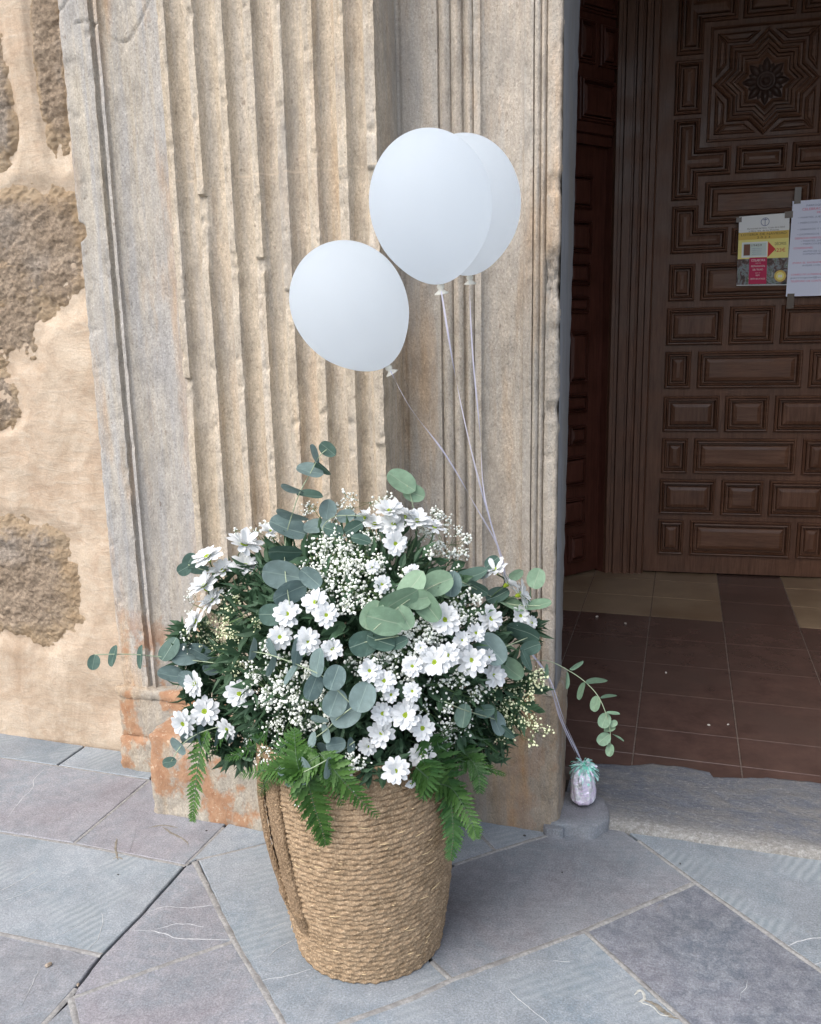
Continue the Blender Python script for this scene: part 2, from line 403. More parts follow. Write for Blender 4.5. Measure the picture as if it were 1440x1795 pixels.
# ------------------------------------------------------------------ facade: carved vertical mouldings
def densify(P, step):
    out = []
    for (a, b) in zip(P, P[1:]):
        L = math.dist(a[:2], b[:2]); k = max(1, int(math.ceil(L/step)))
        for i in range(k):
            t = i/k; out.append(tuple(a[j]+(b[j]-a[j])*t for j in range(3)))
    out.append(P[-1]); return out
def extrude_profile(name, prof, z0, z1, mat, parent, dz=.008, step=.006, disp=None, ztop=3.6, sharp=50):
    P = densify([(p[0], p[1], p[2] if len(p) > 2 else 0.) for p in prof], step); nP = len(P)
    zs = list(np.arange(z0, z1, dz))+[z1]+([ztop] if ztop and ztop > z1 else [])
    V = []; Fc = []
    for z in zs:
        for (x, y, e) in P:
            if disp: dx, dy = disp(x, y, z, e)
            else: dx = dy = 0
            V.append((x+dx, y+dy, z))
    for i in range(len(zs)-1):
        for j in range(nP-1): Fc.append((i*nP+j, i*nP+j+1, (i+1)*nP+j+1, (i+1)*nP+j))
    return obj(name, V, Fc, mat, parent, True, sharp)

ARR = [(-1.333, -1.313), (-1.250, -1.231), (-1.166, -1.147), (-1.089, -1.067), (-1.011, -.987), (-.928, -.904), (-.846, -.822), (-.770, -.744)]
FY = 2.13
prof = [(-1.333, 2.36, 0), (-1.333, FY, 1)]
for i, (a, b) in enumerate(ARR):
    if i: prof.append((a, FY, 1))
    prof.append((b, FY, 1))
    if i < 7:
        nx = ARR[i+1][0]; wd = nx-b
        prof.append((b+.002, FY+.006, .6))
        for k in range(1, 12):
            t = k/12; prof.append((b+.003+(wd-.006)*t, FY+.006+.025*math.sqrt(max(0, 1-(2*t-1)**2))**1.0, 0))
        prof.append((nx-.002, FY+.005, .6))
prof += [(-.744, 2.30, 0)]
BREAK = [(1, gy(345, 340, FY).z, gy(360, 470, FY).z, .016), (0, gy(330, 662, FY).z, gy(335, 760, FY).z, .012), (7, gy(650, 292, FY).z, gy(650, 420, FY).z, .010),
         (3, gy(455, 455, FY).z, gy(460, 480, FY).z, .012), (4, gy(510, 510, FY).z, gy(510, 560, FY).z, .009), (2, gy(405, 440, FY).z, gy(410, 560, FY).z, .006), (7, 1.16, .98, .010), (5, 1.5, 1.38, .006)]
def fdisp(x, y, z, e):
    n1 = fb((x*3, y*3, z*1.5), 3)*.0022 + fb((x*30, y*30, z*12), 2)*.0009
    dy = n1; dx = fb((x*6+9, z*2.5, 3), 2)*.001
    if e > 0:
        ch = fb((x*22, 4, z*26), 3)
        dy += e*max(0, ch-.30)*.016 + e*fb((x*60, 7, z*60), 2)*.0012
        dx += e*fb((x*11, 2, z*34), 3)*.0013
        for i, zt, zb, dp in BREAK:
            a, b = ARR[i]
            if a-.008 < x < b+.008 and zb-.01 < z < zt:
                t = (zt-z)/(zt-zb); dy += e*dp*max(0, 1-t)**.7*(1 if z > zb else .5)*(1+.3*fb((x*40, 0, z*40), 2))
    return dx, dy
pil = empty('fluted_pilaster', (-1.04, 2.2, 0), 'tall fluted stone pilaster with seven chipped flutes, behind the basket', 'pilaster')
extrude_profile('fluted_shaft', prof, .36, 2.55, stone_flute, pil, dz=.0065, step=.0055, disp=fdisp, sharp=60)

# rough blocks under the mouldings
def block(name, a, b, mat, parent, amp=.004, step=.012, seed=0, rnd=.012):
    """box with rounded, worn edges, all faces gridded and roughened; open at the bottom"""
    V = []; Fc = []; idx = {}
    na = [max(2, int((b[i]-a[i])/step)) for i in range(3)]
    c = [(a[i]+b[i])/2 for i in range(3)]; h = [(b[i]-a[i])/2 for i in range(3)]
    def vert(p):
        k = tuple(round(q, 5) for q in p)
        if k in idx: return idx[k]
        q = Vector(p); l = Vector([p[i]-c[i] for i in range(3)])
        m = Vector([max(-(h[i]-rnd), min(h[i]-rnd, l[i])) for i in range(3)])
        m.z = max(m.z, l.z) if l.z < 0 else m.z
        dd = l-m
        if dd.length > 1e-6:
            nn = dd.normalized(); q = Vector(c)+m+nn*rnd*(1+0)
            am = fb((q.x*9+seed, q.y*9, q.z*9), 4)*amp+max(0, fb((q.x*20, q.y*20+seed, q.z*20), 3)-.35)*-amp*2.2
            edge = sum(1 for i in range(3) if abs(l[i]) > h[i]-rnd*1.2)
            if edge > 1: am -= abs(fb((q.x*16, q.y*16, q.z*16+seed), 3))*amp*1.6
            q += nn*am
        idx[k] = len(V); V.append(q); return idx[k]
    for ax in range(3):
        u, v = [(1, 2), (0, 2), (0, 1)][ax]
        for side in (0, 1):
            if ax == 2 and side == 0: continue
            for i in range(na[u]):
                for j in range(na[v]):
                    q = []
                    for di, dj in ((0, 0), (1, 0), (1, 1), (0, 1)):
                        p = [0, 0, 0]; p[ax] = (a, b)[side][ax]
                        p[u] = a[u]+(b[u]-a[u])*(i+di)/na[u]; p[v] = a[v]+(b[v]-a[v])*(j+dj)/na[v]
                        q.append(vert(p))
                    if (side == 1) != (ax == 1): Fc.append(tuple(q))
                    else: Fc.append(tuple(q[::-1]))
    return obj(name, V, Fc, mat, parent, True)
zc = gy(262, 1287, 2.083).z
block('plinth', (-1.529, 2.083, -.02), (-.72, 2.40, zc), stone_plinth, pil, .006, .011, 3, .014)
block('base_moulding', (-1.375, 2.10, zc-.01), (-.715, 2.38, zc+.055), stone_plinth, pil, .003, .011, 8, .022)
block('base_moulding', (-1.352, 2.115, zc+.05), (-.733, 2.38, zc+.125), stone_plinth, pil, .003, .011, 9, .014)

# left moulded band
LY = 2.325
lp = [(-1.782, 2.46, 0), (-1.781, LY, .8), (-1.774, LY-.004, 1), (-1.70, LY-.004, 0), (-1.680, LY-.002, 1), (-1.677, LY+.014, 0), (-1.671, LY+.020, 0), (-1.666, LY+.006, .5), (-1.654, LY+.004, .5), (-1.651, LY+.016, 0)]
for k in range(1, 17):
    t = k/16; lp.append((-1.651+.235*t, LY+.016+.026*math.sin(math.pi*min(1, t*1.0))**.8*(1-.2*t), 0))
lp += [(-1.40, LY+.004, 0), (-1.335, LY+.004, 0)]
CRK = [gy(x, y, LY) for x, y in ((160, 42), (172, 40), (178, 55), (192, 66), (206, 68), (217, 58), (224, 40), (232, 28), (240, 8), (250, -10))]
CRK2 = [gy(x, y, LY) for x, y in ((98, 22), (112, 14), (120, 0), (126, -8))]
CRK3 = [gy(x, y, LY) for x, y in ((135, 42), (150, 36), (162, 42))]
def dseg(p, a, b):
    ab = (b[0]-a[0], b[1]-a[1]); ap = (p[0]-a[0], p[1]-a[1]); L = ab[0]**2+ab[1]**2
    t = max(0, min(1, (ap[0]*ab[0]+ap[1]*ab[1])/L)); return math.hypot(ap[0]-t*ab[0], ap[1]-t*ab[1])
NOTCH = gy(146, 405, LY)
def ldisp(x, y, z, e):
    dy = fb((x*3+5, y*3, z*1.2), 3)*.003+fb((x*26, y*26, z*10), 2)*.0009; dx = fb((x*4, 6, z*2), 2)*.003
    if e > 0:
        dy += e*max(0, fb((x*18, 1, z*22), 3)-.2)*.012; dx += (1 if x < -1.75 else .5)*e*(.004*fb((1, 2, z*14), 3)+.002*fb((1, 2, z*50), 2))
    if x < -1.755:
        d = math.hypot(0, z-NOTCH.z)
        if d < .028: dx += .028*math.sqrt(1-(d/.028)**2)
    if z > 2.2:
        for C_ in (CRK, CRK2, CRK3):
            m_ = min(dseg((x, z), (a.x, a.z), (b.x, b.z)) for a, b in zip(C_, C_[1:]))
            if m_ < .006: dy += .006*(1-m_/.006)
    if z < .62 and y > LY+.003:  # spalled area at the foot of the hollow
        dy += max(0, fb((x*8, 3, z*6), 3)-.1)*.012*min(1, (.62-z)*6)
    return dx, dy
lb = empty('moulded_jamb_band', (-1.56, 2.35, 0), 'greyish moulded stone band between the ochre wall and the fluted pilaster', 'stone moulding')
extrude_profile('moulded_shaft', lp, .285, 2.55, stone_left, lb, dz=.006, step=.0055, disp=ldisp, sharp=60)
block('base_cap', (-1.800, 2.302, .262), (-1.30, 2.42, .300), stone_plinth, lb, .004, .008, 5, .010)
block('base_block', (-1.797, 2.309, .118), (-1.34, 2.42, .268), stone_plinth, lb, .0055, .010, 21, .010)
block('base_block', (-1.800, 2.300, -.02), (-1.36, 2.42, .122), stone_plinth, lb, .007, .010, 33, .016)

# right jamb
RY = 2.30
rp = [(-.760, RY, 0), (-.735, RY+.004, .2), (-.730, RY, 0), (-.640, RY, 0), (-.634, RY, .5), (-.631, RY+.010, 0)]
def roundm(x0, x1, y, h, k=7):
    return [(x0+(x1-x0)*i/k, y-h*math.sin(math.pi*i/k), .3) for i in range(k+1)]
rp += roundm(-.629, -.602, RY+.004, .010)+[(-.600, RY+.011, 0)]+roundm(-.598, -.572, RY+.006, .009)+[(-.569, RY+.017, 0), (-.563, RY+.017, 0)]
rp += roundm(-.561, -.543, RY+.005, .007)+[(-.541, RY+.010, 0), (-.539, RY+.002, .5), (-.522, RY+.002, .5), (-.519, RY+.010, 0)]
for k in range(1, 15):
    t = k/14; rp.append((-.519+.108*t, RY+.010+.020*math.sin(math.pi*t)**.8, 0))
rp += [(-.409, RY+.002, .5), (-.387, RY+.001, .5), (-.385, RY+.010, 0)]+roundm(-.384, -.369, RY+.004, .006, 5)+[(-.3675, RY+.009, 0)]+roundm(-.366, -.355, RY+.004, .005, 5)+[(-.353, RY+.010, 0), (-.350, RY, .8), (-.320, RY-.002, 1), (-.316, RY+.002, 1), (-.314, RY+.02, .3)]
CH = [(gy(975, 300, RY).z, gy(975, 345, RY).z, .007), (gy(975, 430, RY).z, gy(975, 540, RY).z, .016), (gy(972, 700, RY).z, gy(972, 740, RY).z, .009), (gy(972, 560, RY).z, gy(972, 600, RY).z, .006)]
def rdisp(x, y, z, e):
    dy = fb((x*3+1, y*3, z*1.2+4), 3)*.0018+fb((x*30, y*30, z*12), 2)*.0008; dx = fb((x*4, 16, z*2), 2)*.0015
    if e > 0: dy += e*max(0, fb((x*20, 11, z*22), 3)-.25)*.009
    if x > -.352:
        dx += .002*fb((0, 3, z*18), 3)+.0012*fb((0, 3, z*60), 2)
        for a, b, dp in CH:
            if b < z < a:
                t = (a-z)/(a-b); s = math.sin(math.pi*t)*(1+.5*fb((x*50, 1, z*50), 3))
                dy += dp*1.3*s*(1 if x > -.345 else .6); dx -= dp*.5*s*(1 if x > -.33 else 0)
    return dx, dy
rj = empty('moulded_door_jamb', (-.53, 2.35, 0), 'moulded stone door jamb with a chipped edge, behind the balloons', 'door jamb')
extrude_profile('moulded_shaft', rp, .43, 2.55, stone_right, rj, dz=.0065, step=.005, disp=rdisp, sharp=60)
block('plinth', (-.75, 2.300, -.02), (-.300, 2.50, .445), stone_plinth_r, rj, .005, .011, 17, .014)
# grey painted reveal behind the edge
V = []; Fc = []; zs = list(np.arange(.42, 2.56, .02))+[3.6]
for z in zs:
    yb = 2.44+(z-.62)/(2.1-.62)*.145; yb = min(yb, 2.72)
    for (x, y) in ((-.314, RY+.012), (-.312, RY+.03), (-.312, yb), (-.318, yb+.012), (-.45, yb+.02), (-.9, yb+.02)):
        V.append((x+.0012*fb((x, 9, z*9), 2)+(0.0 if y < yb else .0025*fb((2, 5, z*22), 3)), y, z))
for i in range(len(zs)-1):
    for j in range(5): Fc.append((i*6+j, i*6+j+1, (i+1)*6+j+1, (i+1)*6+j))
obj('reveal', V, Fc, grey_paint, rj, True, 40)['label'] = 'grey painted inner side of the door jamb'

# ------------------------------------------------------------------ ochre rendered wall with exposed stones
def super_patch(cx, cz, hx, hz, seed, p=3.2, tilt=0):
    def f(x, z):
        u = (x-cx)*math.cos(tilt)+(z-cz)*math.sin(tilt); v = -(x-cx)*math.sin(tilt)+(z-cz)*math.cos(tilt)
        r = (abs(u/hx)**p+abs(v/hz)**p)**(1/p)
        return r+.10*fb((x*7+seed, 2, z*7), 3)
    return f
WY = 2.415
def px_patch(x0, y0, x1, y1, seed, **k):
    a = gy(x0, (y0+y1)/2, WY); b = gy(x1, (y0+y1)/2, WY); t = gy((x0+x1)/2, y0, WY); q = gy((x0+x1)/2, y1, WY)
    return ((a.x+b.x)/2, (t.z+q.z)/2, (b.x-a.x)/2, (t.z-q.z)/2, seed), k
PT = [px_patch(-70, 20, 20, 300, 1), px_patch(50, -140, 112, 285, 2), px_patch(-95, 322, 176, 552, 3, p=3.5), px_patch(-130, 420, 82, 640, 4, p=3, tilt=-.35),
      px_patch(-110, 640, 40, 762, 5, p=2.6), px_patch(-140, 903, 134, 1122, 6, p=4)]
PF = [super_patch(*a, **k) for a, k in PT]
def wall_y(x, z):
    y = WY+fb((x*1.8, 3, z*1.8), 3)*.012+fb((x*8, 5, z*8), 3)*.0045+fb((x*40, 5, z*28), 2)*.0011
    for f in PF:
        r = f(x, z)
        if r < 1.15: y += min(1, (1.15-r)/.22)*.014
    return y
rw = empty('rendered_wall', (-2.3, 2.45, 0), 'ochre rendered wall with rough stones showing through, left of the pilaster', 'wall')
V = []; Fc = []; xs = list(np.arange(-3.1, -1.76, .009)); zs = [-.02]+list(np.arange(.01, 2.62, .009))+[3.6]
for z in zs:
    for x in xs:
        zz = z
        V.append((x, wall_y(x, z), zz))
n_ = len(xs)
for i in range(len(zs)-1):
    for j in range(n_-1): Fc.append((i*n_+j, i*n_+j+1, (i+1)*n_+j+1, (i+1)*n_+j))
obj('render_coat', V, Fc, ochre, rw, True)
for (a, k), f in zip(PT, PF):
    cx, cz, hx, hz, seed = a; V = []; Fc = []; s = .0055; hx2 = hx*1.35; hz2 = hz*1.3
    nx = int(2*hx2/s); nz = int(2*hz2/s)
    for i in range(nz+1):
        for j in range(nx+1):
            x = cx-hx2+j*s; z = cz-hz2+i*s; r = f(x, z)
            rg = fb((x*16, seed, z*20), 4)*.010+fb((x*60, seed, z*70), 3)*.0040-abs(fb((x*30, seed, z*34), 2))*.006
            y = WY+.004+rg
            if r > .70: y += (r-.70)*.05
            V.append((min(x, -1.745), y, z))
    for i in range(nz):
        for j in range(nx):
            q = (i*(nx+1)+j, i*(nx+1)+j+1, (i+1)*(nx+1)+j+1, (i+1)*(nx+1)+j)
            if V[q[0]][1] < WY+.035 and V[q[0]][0] < -1.746: Fc.append(q)
    so_ = obj('stone', V, Fc, rubble_m, rw, True)
    at = so_.data.attributes.new('render_skin', 'FLOAT', 'POINT')
    at.data.foreach_set('value', [max(0., min(1., (f(x, z)-.48)/.50)) for x, y, z in V])

# the rest of the doorway, mostly outside the frame
V = []; Fc = []
box((1.62, 2.31, -.02), (4.6, 2.9, 6), V, Fc)
tag(obj('stone_wall', V, Fc, stone_right), 'stone wall on the far right side of the church doorway', 'wall')
V = []; Fc = []
box((-3.1, 2.32, 3.601), (1.618, 2.9, 6), V, Fc)
tag(obj('lintel_wall', V, Fc, stone_flute), 'stone wall above the doorway and the pilasters', 'wall')
V = []; Fc = []
box((-6, 2.43, -.02), (-3.102, 2.9, 6), V, Fc)
tag(obj('side_wall', V, Fc, ochre), 'plain ochre wall further left of the exposed stones', 'wall')

# ------------------------------------------------------------------ porch interior
V = []; Fc = []
box((-1.9, 2.75, -.05), (-1.78, 6.1, 4.0), V, Fc); box((2.3, 2.902, -.05), (2.42, 6.1, 4.0), V, Fc)
box((-1.9, 5.75, -.05), (2.42, 5.87, 4.0), V, Fc)
tag(obj('porch_walls', V, Fc, int_wall), kind='structure')
V = []; Fc = []; box((-1.9, 2.62, 4.002), (2.42, 6.1, 4.1), V, Fc)
tag(obj('porch_ceiling', V, Fc, int_wall), kind='structure')
V = []; Fc = []; box((-1.9, 2.66, -.04), (2.42, 5.75, .024), V, Fc)
pf = tag(obj('porch_floor', V, Fc, tile_grout), kind='structure')
XC = [-1.49, -1.147, -.802, -.457, -.112, .233, .578, .923, 1.268, 1.613, 1.958]
YC = [2.66, 2.80, 3.01, 3.335, 3.655, 3.98, 4.297, 4.63, 4.96, 5.30]
for i in range(len(XC)-1):
    for j in range(len(YC)-1):
        g = .0024; x0, x1, y0, y1 = XC[i]+g, XC[i+1]-g, YC[j]+g, YC[j+1]-g; b_ = .002; dz = random.uniform(-.0006, .0006)
        V = [(x0, y0, .02), (x1, y0, .02), (x1, y1, .02), (x0, y1, .02), (x0, y0, .0285+dz), (x1, y0, .0285+dz), (x1, y1, .0285+dz), (x0, y1, .0285+dz),
             (x0+b_, y0+b_, .03+dz), (x1-b_, y0+b_, .03+dz), (x1-b_, y1-b_, .03+dz), (x0+b_, y1-b_, .03+dz)]
        Fc = [(0, 1, 5, 4), (1, 2, 6, 5), (2, 3, 7, 6), (3, 0, 4, 7), (4, 5, 9, 8), (5, 6, 10, 9), (6, 7, 11, 10), (7, 4, 8, 11), (8, 9, 10, 11)]
        lt = j >= 6 and i != 5
        obj('floor_tile', V, Fc, tile_light if lt else tile_dark, pf)

# ------------------------------------------------------------------ panelled doors
def offset_poly(P, d):
    """inward offset of a counter-clockwise polygon with mitred corners"""
    n = len(P); out = []
    for i in range(n):
        a, b, c = P[i-1], P[i], P[(i+1) % n]
        e1 = ((b[0]-a[0]), (b[1]-a[1])); e2 = ((c[0]-b[0]), (c[1]-b[1]))
        l1 = math.hypot(*e1); l2 = math.hypot(*e2); n1 = (-e1[1]/l1, e1[0]/l1); n2 = (-e2[1]/l2, e2[0]/l2)
        k = 1+n1[0]*n2[0]+n1[1]*n2[1]; k = max(k, .25)
        out.append((b[0]+d*(n1[0]+n2[0])/k, b[1]+d*(n1[1]+n2[1])/k))
    return out
def area(P): return sum(P[i-1][0]*P[i][1]-P[i][0]*P[i-1][1] for i in range(len(P)))/2
RING = [(-.012, 0), (-.010, .016), (-.004, .021), (.002, .019), (.004, .009), (.006, .027), (.012, .030), (.015, .016), (.018, .001), (.026, .001), (.029, .016), (.033, .020), (.050, .026)]
def panel(pl, poly, mat, parent, rings=RING, k=1.0, name='panel', base=0.):
    if area(poly) < 0: poly = poly[::-1]
    V = []; Fc = []; n = len(poly)
    rings = [(0, -.002)]+list(rings)
    for o_, d_ in rings:
        q = offset_poly(poly, o_*k)
        for (u, v) in q: V.append(pl.xyz(u, v, base+d_))
    for r in range(len(rings)-1):
        for i in range(n): Fc.append((r*n+i, r*n+(i+1) % n, (r+1)*n+(i+1) % n, (r+1)*n+i))
    Fc.append(tuple((len(rings)-1)*n+i for i in range(n)))
    return obj(name, V, Fc, mat, parent)
def rect(u0, v0, u1, v1): return [(u0, v0), (u1, v0), (u1, v1), (u0, v1)]
DP = VP((-.186, 5.113), (.792, 5.194))
door = empty('panelled_door', (.3, 5.16, .03), 'large brown wooden door leaf with raised panels and a carved star', 'door')
cu = DP.uv(1343, 142)[0]; cv = DP.uv(1343, 142)[1]   # star centre
def uu(x, y): return DP.uv(x, y)[0]
def vv(x, y): return DP.uv(x, y)[1]
cuL = (uu(1316, 647)+cu)/2
W_ = 2*cu
V = []; Fc = []
def slab(pl, u0, u1, v0, v1, d0, d1, mat, parent, name):
    V = [pl.xyz(u, v, d) for u in (u0, u1) for d in (d0, d1) for v in (v0, v1)]
    Fc = [(0, 1, 3, 2), (4, 6, 7, 5), (0, 4, 5, 1), (2, 3, 7, 6), (0, 2, 6, 4), (1, 5, 7, 3)]
    return obj(name, V, Fc, mat, parent)
slab(DP, 0, W_, .040, 3.9, -.05, 0, wood_v, door, 'door_board')
rows = [  # y0, y1, x pairs measured on the left part; mirrored about the door's centre line
    (917, 972, [(1157, 1195), (1213, None)]), (845, 900, [(1160, 1250), (1268, None)]), (772, 827, [(1164, 1202), (1220, None)]),
    (697, 753, [(1167, 1257), (1275, None)]), (618, 676, [(1170, 1208), (1227, None)]), (540, 599, [(1173, 1264), (1283, None)]), (462, 520, [(1177, 1215), (1233, None)])]
for y0, y1, prs in rows:
    ym = (y0+y1)/2
    for x0, x1 in prs:
        u0 = uu(x0, ym); v1 = vv(cu and (1316), y0); v0 = vv(1316, y1)
        if x1 is None: panel(DP, rect(u0, v0, 2*cu-u0, v1), wood_h, door)
        else:
            u1 = uu(x1, ym)
            panel(DP, rect(u0, v0, u1, v1), wood_v, door); panel(DP, rect(2*cu-u1, v0, 2*cu-u0, v1), wood_v, door)
def mir(poly): return [(2*cu-u, v) for u, v in poly]
def mirv(poly): return [(u, 2*cv-v) for u, v in poly]
def both(poly, mat=wood_v, up=False, rings=RING, k=1.):
    S = [poly, mir(poly)]
    if up: S += [mirv(poly), mirv(mir(poly))]
    for p in S: panel(DP, p, mat, door, rings, k)
def qp(*pts): return [DP.uv(x, y) for x, y in pts]
# L shapes, T shapes and bars round the star
def L(x0, y0, x1, y1, xf, yf):
    u0, u1, uf = uu(x0, y1), uu(x1, y1), uu(xf, y1); v0, v1, vf = vv(x0, y1), vv(x0, y0), vv(x1, yf)
    return [(u0, v0), (uf, v0), (uf, vf), (u1, vf), (u1, v1), (u0, v1)]
both(L(1180, 366, 1218, 441, 1271, 404), wood_v)
u0 = uu(1287, 420); panel(DP, rect(u0, vv(1320, 441), 2*cu-u0, vv(1320, 402)), wood_h, door)
u0 = uu(1240, 350); panel(DP, rect(u0, vv(1320, 386), 2*cu-u0, vv(1320, 319)), wood_h, door, RING+[(.056, .013)])
ut0, ut1, uta = uu(1184, 280), uu(1222, 280), uu(1278, 280); a0, a1, a2, a3 = vv(1200, 347), vv(1250, 303), vv(1250, 262), vv(1200, 213)
T = [(ut0, a0), (ut1, a0), (ut1, a1), (uta, a1), (uta, a2), (ut1, a2), (ut1, a3), (ut0, a3)]
both(T, wood_v, True)
u0 = uu(1295, 278); pr = rect(u0, vv(1320, 298), 2*cu-u0, vv(1320, 258)); panel(DP, pr, wood_h, door); panel(DP, mirv(pr), wood_h, door)
u0, u1 = uu(1188, 154), uu(1228, 154); both(rect(u0, vv(1200, 197), u1, vv(1200, 111)), wood_v)
for k_ in range(2):      # upper rows, above the frame
    vt = 2*cv-vv(1320, 386)+k_*.22; panel(DP, rect(uu(1240, 350), vt, 2*cu-uu(1240, 350), vt+.18), wood_h, door); both(rect(uu(1184, 280), vt, uu(1222, 280), vt+.18), wood_v)
# star field
hw = cu-uu(1249, 142)
def star(r, rot=0): return [(cu+(r if i % 2 == 0 else r*.765)*math.cos(math.pi/8*i), cv+(r if i % 2 == 0 else r*.765)*math.sin(math.pi/8*i)) for i in range(16)]
Rr = hw*.985
fr = [(-hw, -hw), (hw, -hw), (hw, hw), (-hw, hw)]
o_ = .028; V = []; Fc = []   # square moulding round the star
prof_ = [(-.016, -.002), (-.014, .012), (-.006, .015), (-.002, .004), (0, -.001)]
for off, d in prof_:
    for sx, sy in ((-1, -1), (1, -1), (1, 1), (-1, 1)): V.append(DP.xyz(cu+sx*(hw-off), cv+sy*(hw-off), d))
for r in range(len(prof_)-1):
    for i in range(4): Fc.append((r*4+i, r*4+(i+1) % 4, (r+1)*4+(i+1) % 4, (r+1)*4+i))
obj('star_frame', V, Fc, wood_h, door)
levels = [(1., -.002), (.985, .016), (.955, .022), (.925, .018), (.91, .005), (.86, .003), (.845, .016), (.80, .020), (.785, .010), (.765, .010), (.75, .022), (.69, .024), (.675, .012), (.65, .010), (.64, .022), (.60, .023), (.585, .008), (.545, .006), (.53, .012), (.455, .002), (.445, -.012), (.40, -.012)]
V = []; Fc = []
for s, d in levels:
    for (u, v) in star(Rr*s): V.append(DP.xyz(u, v, d+.001))
for r in range(len(levels)-1):
    for i in range(16): Fc.append((r*16+i, r*16+(i+1) % 16, (r+1)*16+(i+1) % 16, (r+1)*16+i))
Fc.append(tuple((len(levels)-1)*16+i for i in range(16)))
obj('star_moulding', V, Fc, wood_h, door)
st = star(Rr*1.03)
for q in range(4):       # two mitred pieces in each corner of the square
    i0 = 4*q; tip, nt1, dg, nt2, tip2 = st[i0], st[i0+1], st[i0+2], st[i0+3], st[(i0+4) % 16]
    cx_ = cu+hw*.93*(1 if q in (0, 3) else -1); cy_ = cv+hw*.93*(1 if q in (0, 1) else -1)
    def lerp(a, b, t): return (a[0]+(b[0]-a[0])*t, a[1]+(b[1]-a[1])*t)
    cc = (cx_, cy_)
    e1 = lerp(cc, (cx_ if q in (0, 2) else cu, cy_ if q in (1, 3) else cv), .86) if False else None
    if q in (0, 2): t1 = (cx_, cv+.14*(cy_-cv)); t2 = (cu+.14*(cx_-cu), cy_)
    else: t1 = (cu+.14*(cx_-cu), cy_); t2 = (cx_, cv+.14*(cy_-cv))
    small = [(0, 0), (.002, .012), (.007, .015), (.010, .004), (.014, .003), (.018, .011)]
    for P_ in ([t1, lerp(cc, dg, .02), lerp(dg, cc, .12), lerp(nt1, cc, .10)], [lerp(nt2, cc, .10), lerp(dg, cc, .12), lerp(cc, dg, .02), t2]):
        panel(DP, P_, wood_h, door, small)
# rosette
def petal_bump(ang, r0, r1, wd, h, V, Fc):
    o = len(V); n1, n2 = 7, 6
    for i in range(n1+1):
        t = i/n1; r = r0+(r1-r0)*t; ww = wd*math.sin(math.pi*min(1, .12+.88*t))**.7*(1-.25*t) if t < 1 else .002
        for j in range(n2+1):
            s = -1+2*j/n2; lu = r; lv = s*ww; hh = h*(1-s*s)*math.sin(math.pi*min(.97, .15+.8*t))+.003*math.cos(s*9)*(1-t)
            V.append(DP.xyz(cu+lu*math.cos(ang)-lv*math.sin(ang), cv+lu*math.sin(ang)+lv*math.cos(ang), -.011+hh))
    for i in range(n1):
        for j in range(n2): Fc.append((o+i*(n2+1)+j, o+i*(n2+1)+j+1, o+(i+1)*(n2+1)+j+1, o+(i+1)*(n2+1)+j))
V = []; Fc = []; rr = Rr*.47
for i in range(8): petal_bump(math.pi/4*i, rr*.30, rr*1.0, rr*.24, .030, V, Fc)
for i in range(8): petal_bump(math.pi/4*(i+.5), rr*.30, rr*.84, rr*.20, .020, V, Fc)
nl = 20
for (r, d) in [(.42, .006), (.40, .022), (.34, .030), (.28, .024), (.22, .016), (.17, .018), (.15, .030), (.08, .038), (.01, .040)]:
    for i in range(nl): V.append(DP.xyz(cu+rr*r*math.cos(2*math.pi*i/nl), cv+rr*r*math.sin(2*math.pi*i/nl), -.012+d))
o = len(V)-9*nl
for r in range(8):
    for i in range(nl): Fc.append((o+r*nl+i, o+r*nl+(i+1) % nl, o+(r+1)*nl+(i+1) % nl, o+(r+1)*nl+i))
obj('rosette', V, Fc, wood_ros, door, True)['label'] = 'dark carved flower in the middle of the star'

# door frame post and side screen
fpst = empty('door_frame', (-.30, 5.09, .03), 'moulded upright wooden frame between the two panelled leaves', 'door frame')
FP = VP((-.415, 5.073), (-.186, 5.113)); fl = (Vector((-.186, 5.113))-Vector((-.415, 5.073))).length
def xa(x, y=200): return max(0, min(fl, FP.uv(x, y)[0]))
pf_ = [(0, -.25), (0, .0), (.012, .022), (.03, .022), (.034, .010), (.05, .010), (.054, .030), (.095, .032), (.100, .015), (.108, .015), (.112, .034), (.135, .034), (.139, .020), (.150, .022), (.155, .036), (.172, .036), (.176, .016), (.188, .016), (.192, .030), (fl-.014, .030), (fl-.008, .012), (fl-.003, .010), (fl-.003, -.05)]
V = []; Fc = []; n_ = len(pf_)
for z in (.028, 3.95):
    for u, d in pf_: V.append(FP.xyz(u, z, d))
for j in range(n_-1): Fc.append((j, j+1, n_+j+1, n_+j))
obj('frame_post', V, Fc, wood_v, fpst)
V = []; Fc = []
P0 = (-.623, 4.802); SP = VP(P0, (-.415, 5.073))
ue = (Vector((-.415, 5.073))-Vector(P0)).length
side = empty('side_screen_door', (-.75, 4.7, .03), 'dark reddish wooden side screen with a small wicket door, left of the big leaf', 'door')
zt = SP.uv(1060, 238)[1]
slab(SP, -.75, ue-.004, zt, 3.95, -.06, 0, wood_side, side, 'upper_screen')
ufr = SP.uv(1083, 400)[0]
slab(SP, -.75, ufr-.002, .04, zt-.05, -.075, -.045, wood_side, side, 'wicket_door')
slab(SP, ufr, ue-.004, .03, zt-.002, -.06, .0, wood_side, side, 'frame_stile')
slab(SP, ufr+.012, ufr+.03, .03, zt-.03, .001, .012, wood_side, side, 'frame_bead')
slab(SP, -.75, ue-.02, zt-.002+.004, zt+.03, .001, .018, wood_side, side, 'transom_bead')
slab(SP, -.75, ufr-.002, zt-.05, zt-.002, -.06, -.008, wood_side, side, 'transom')
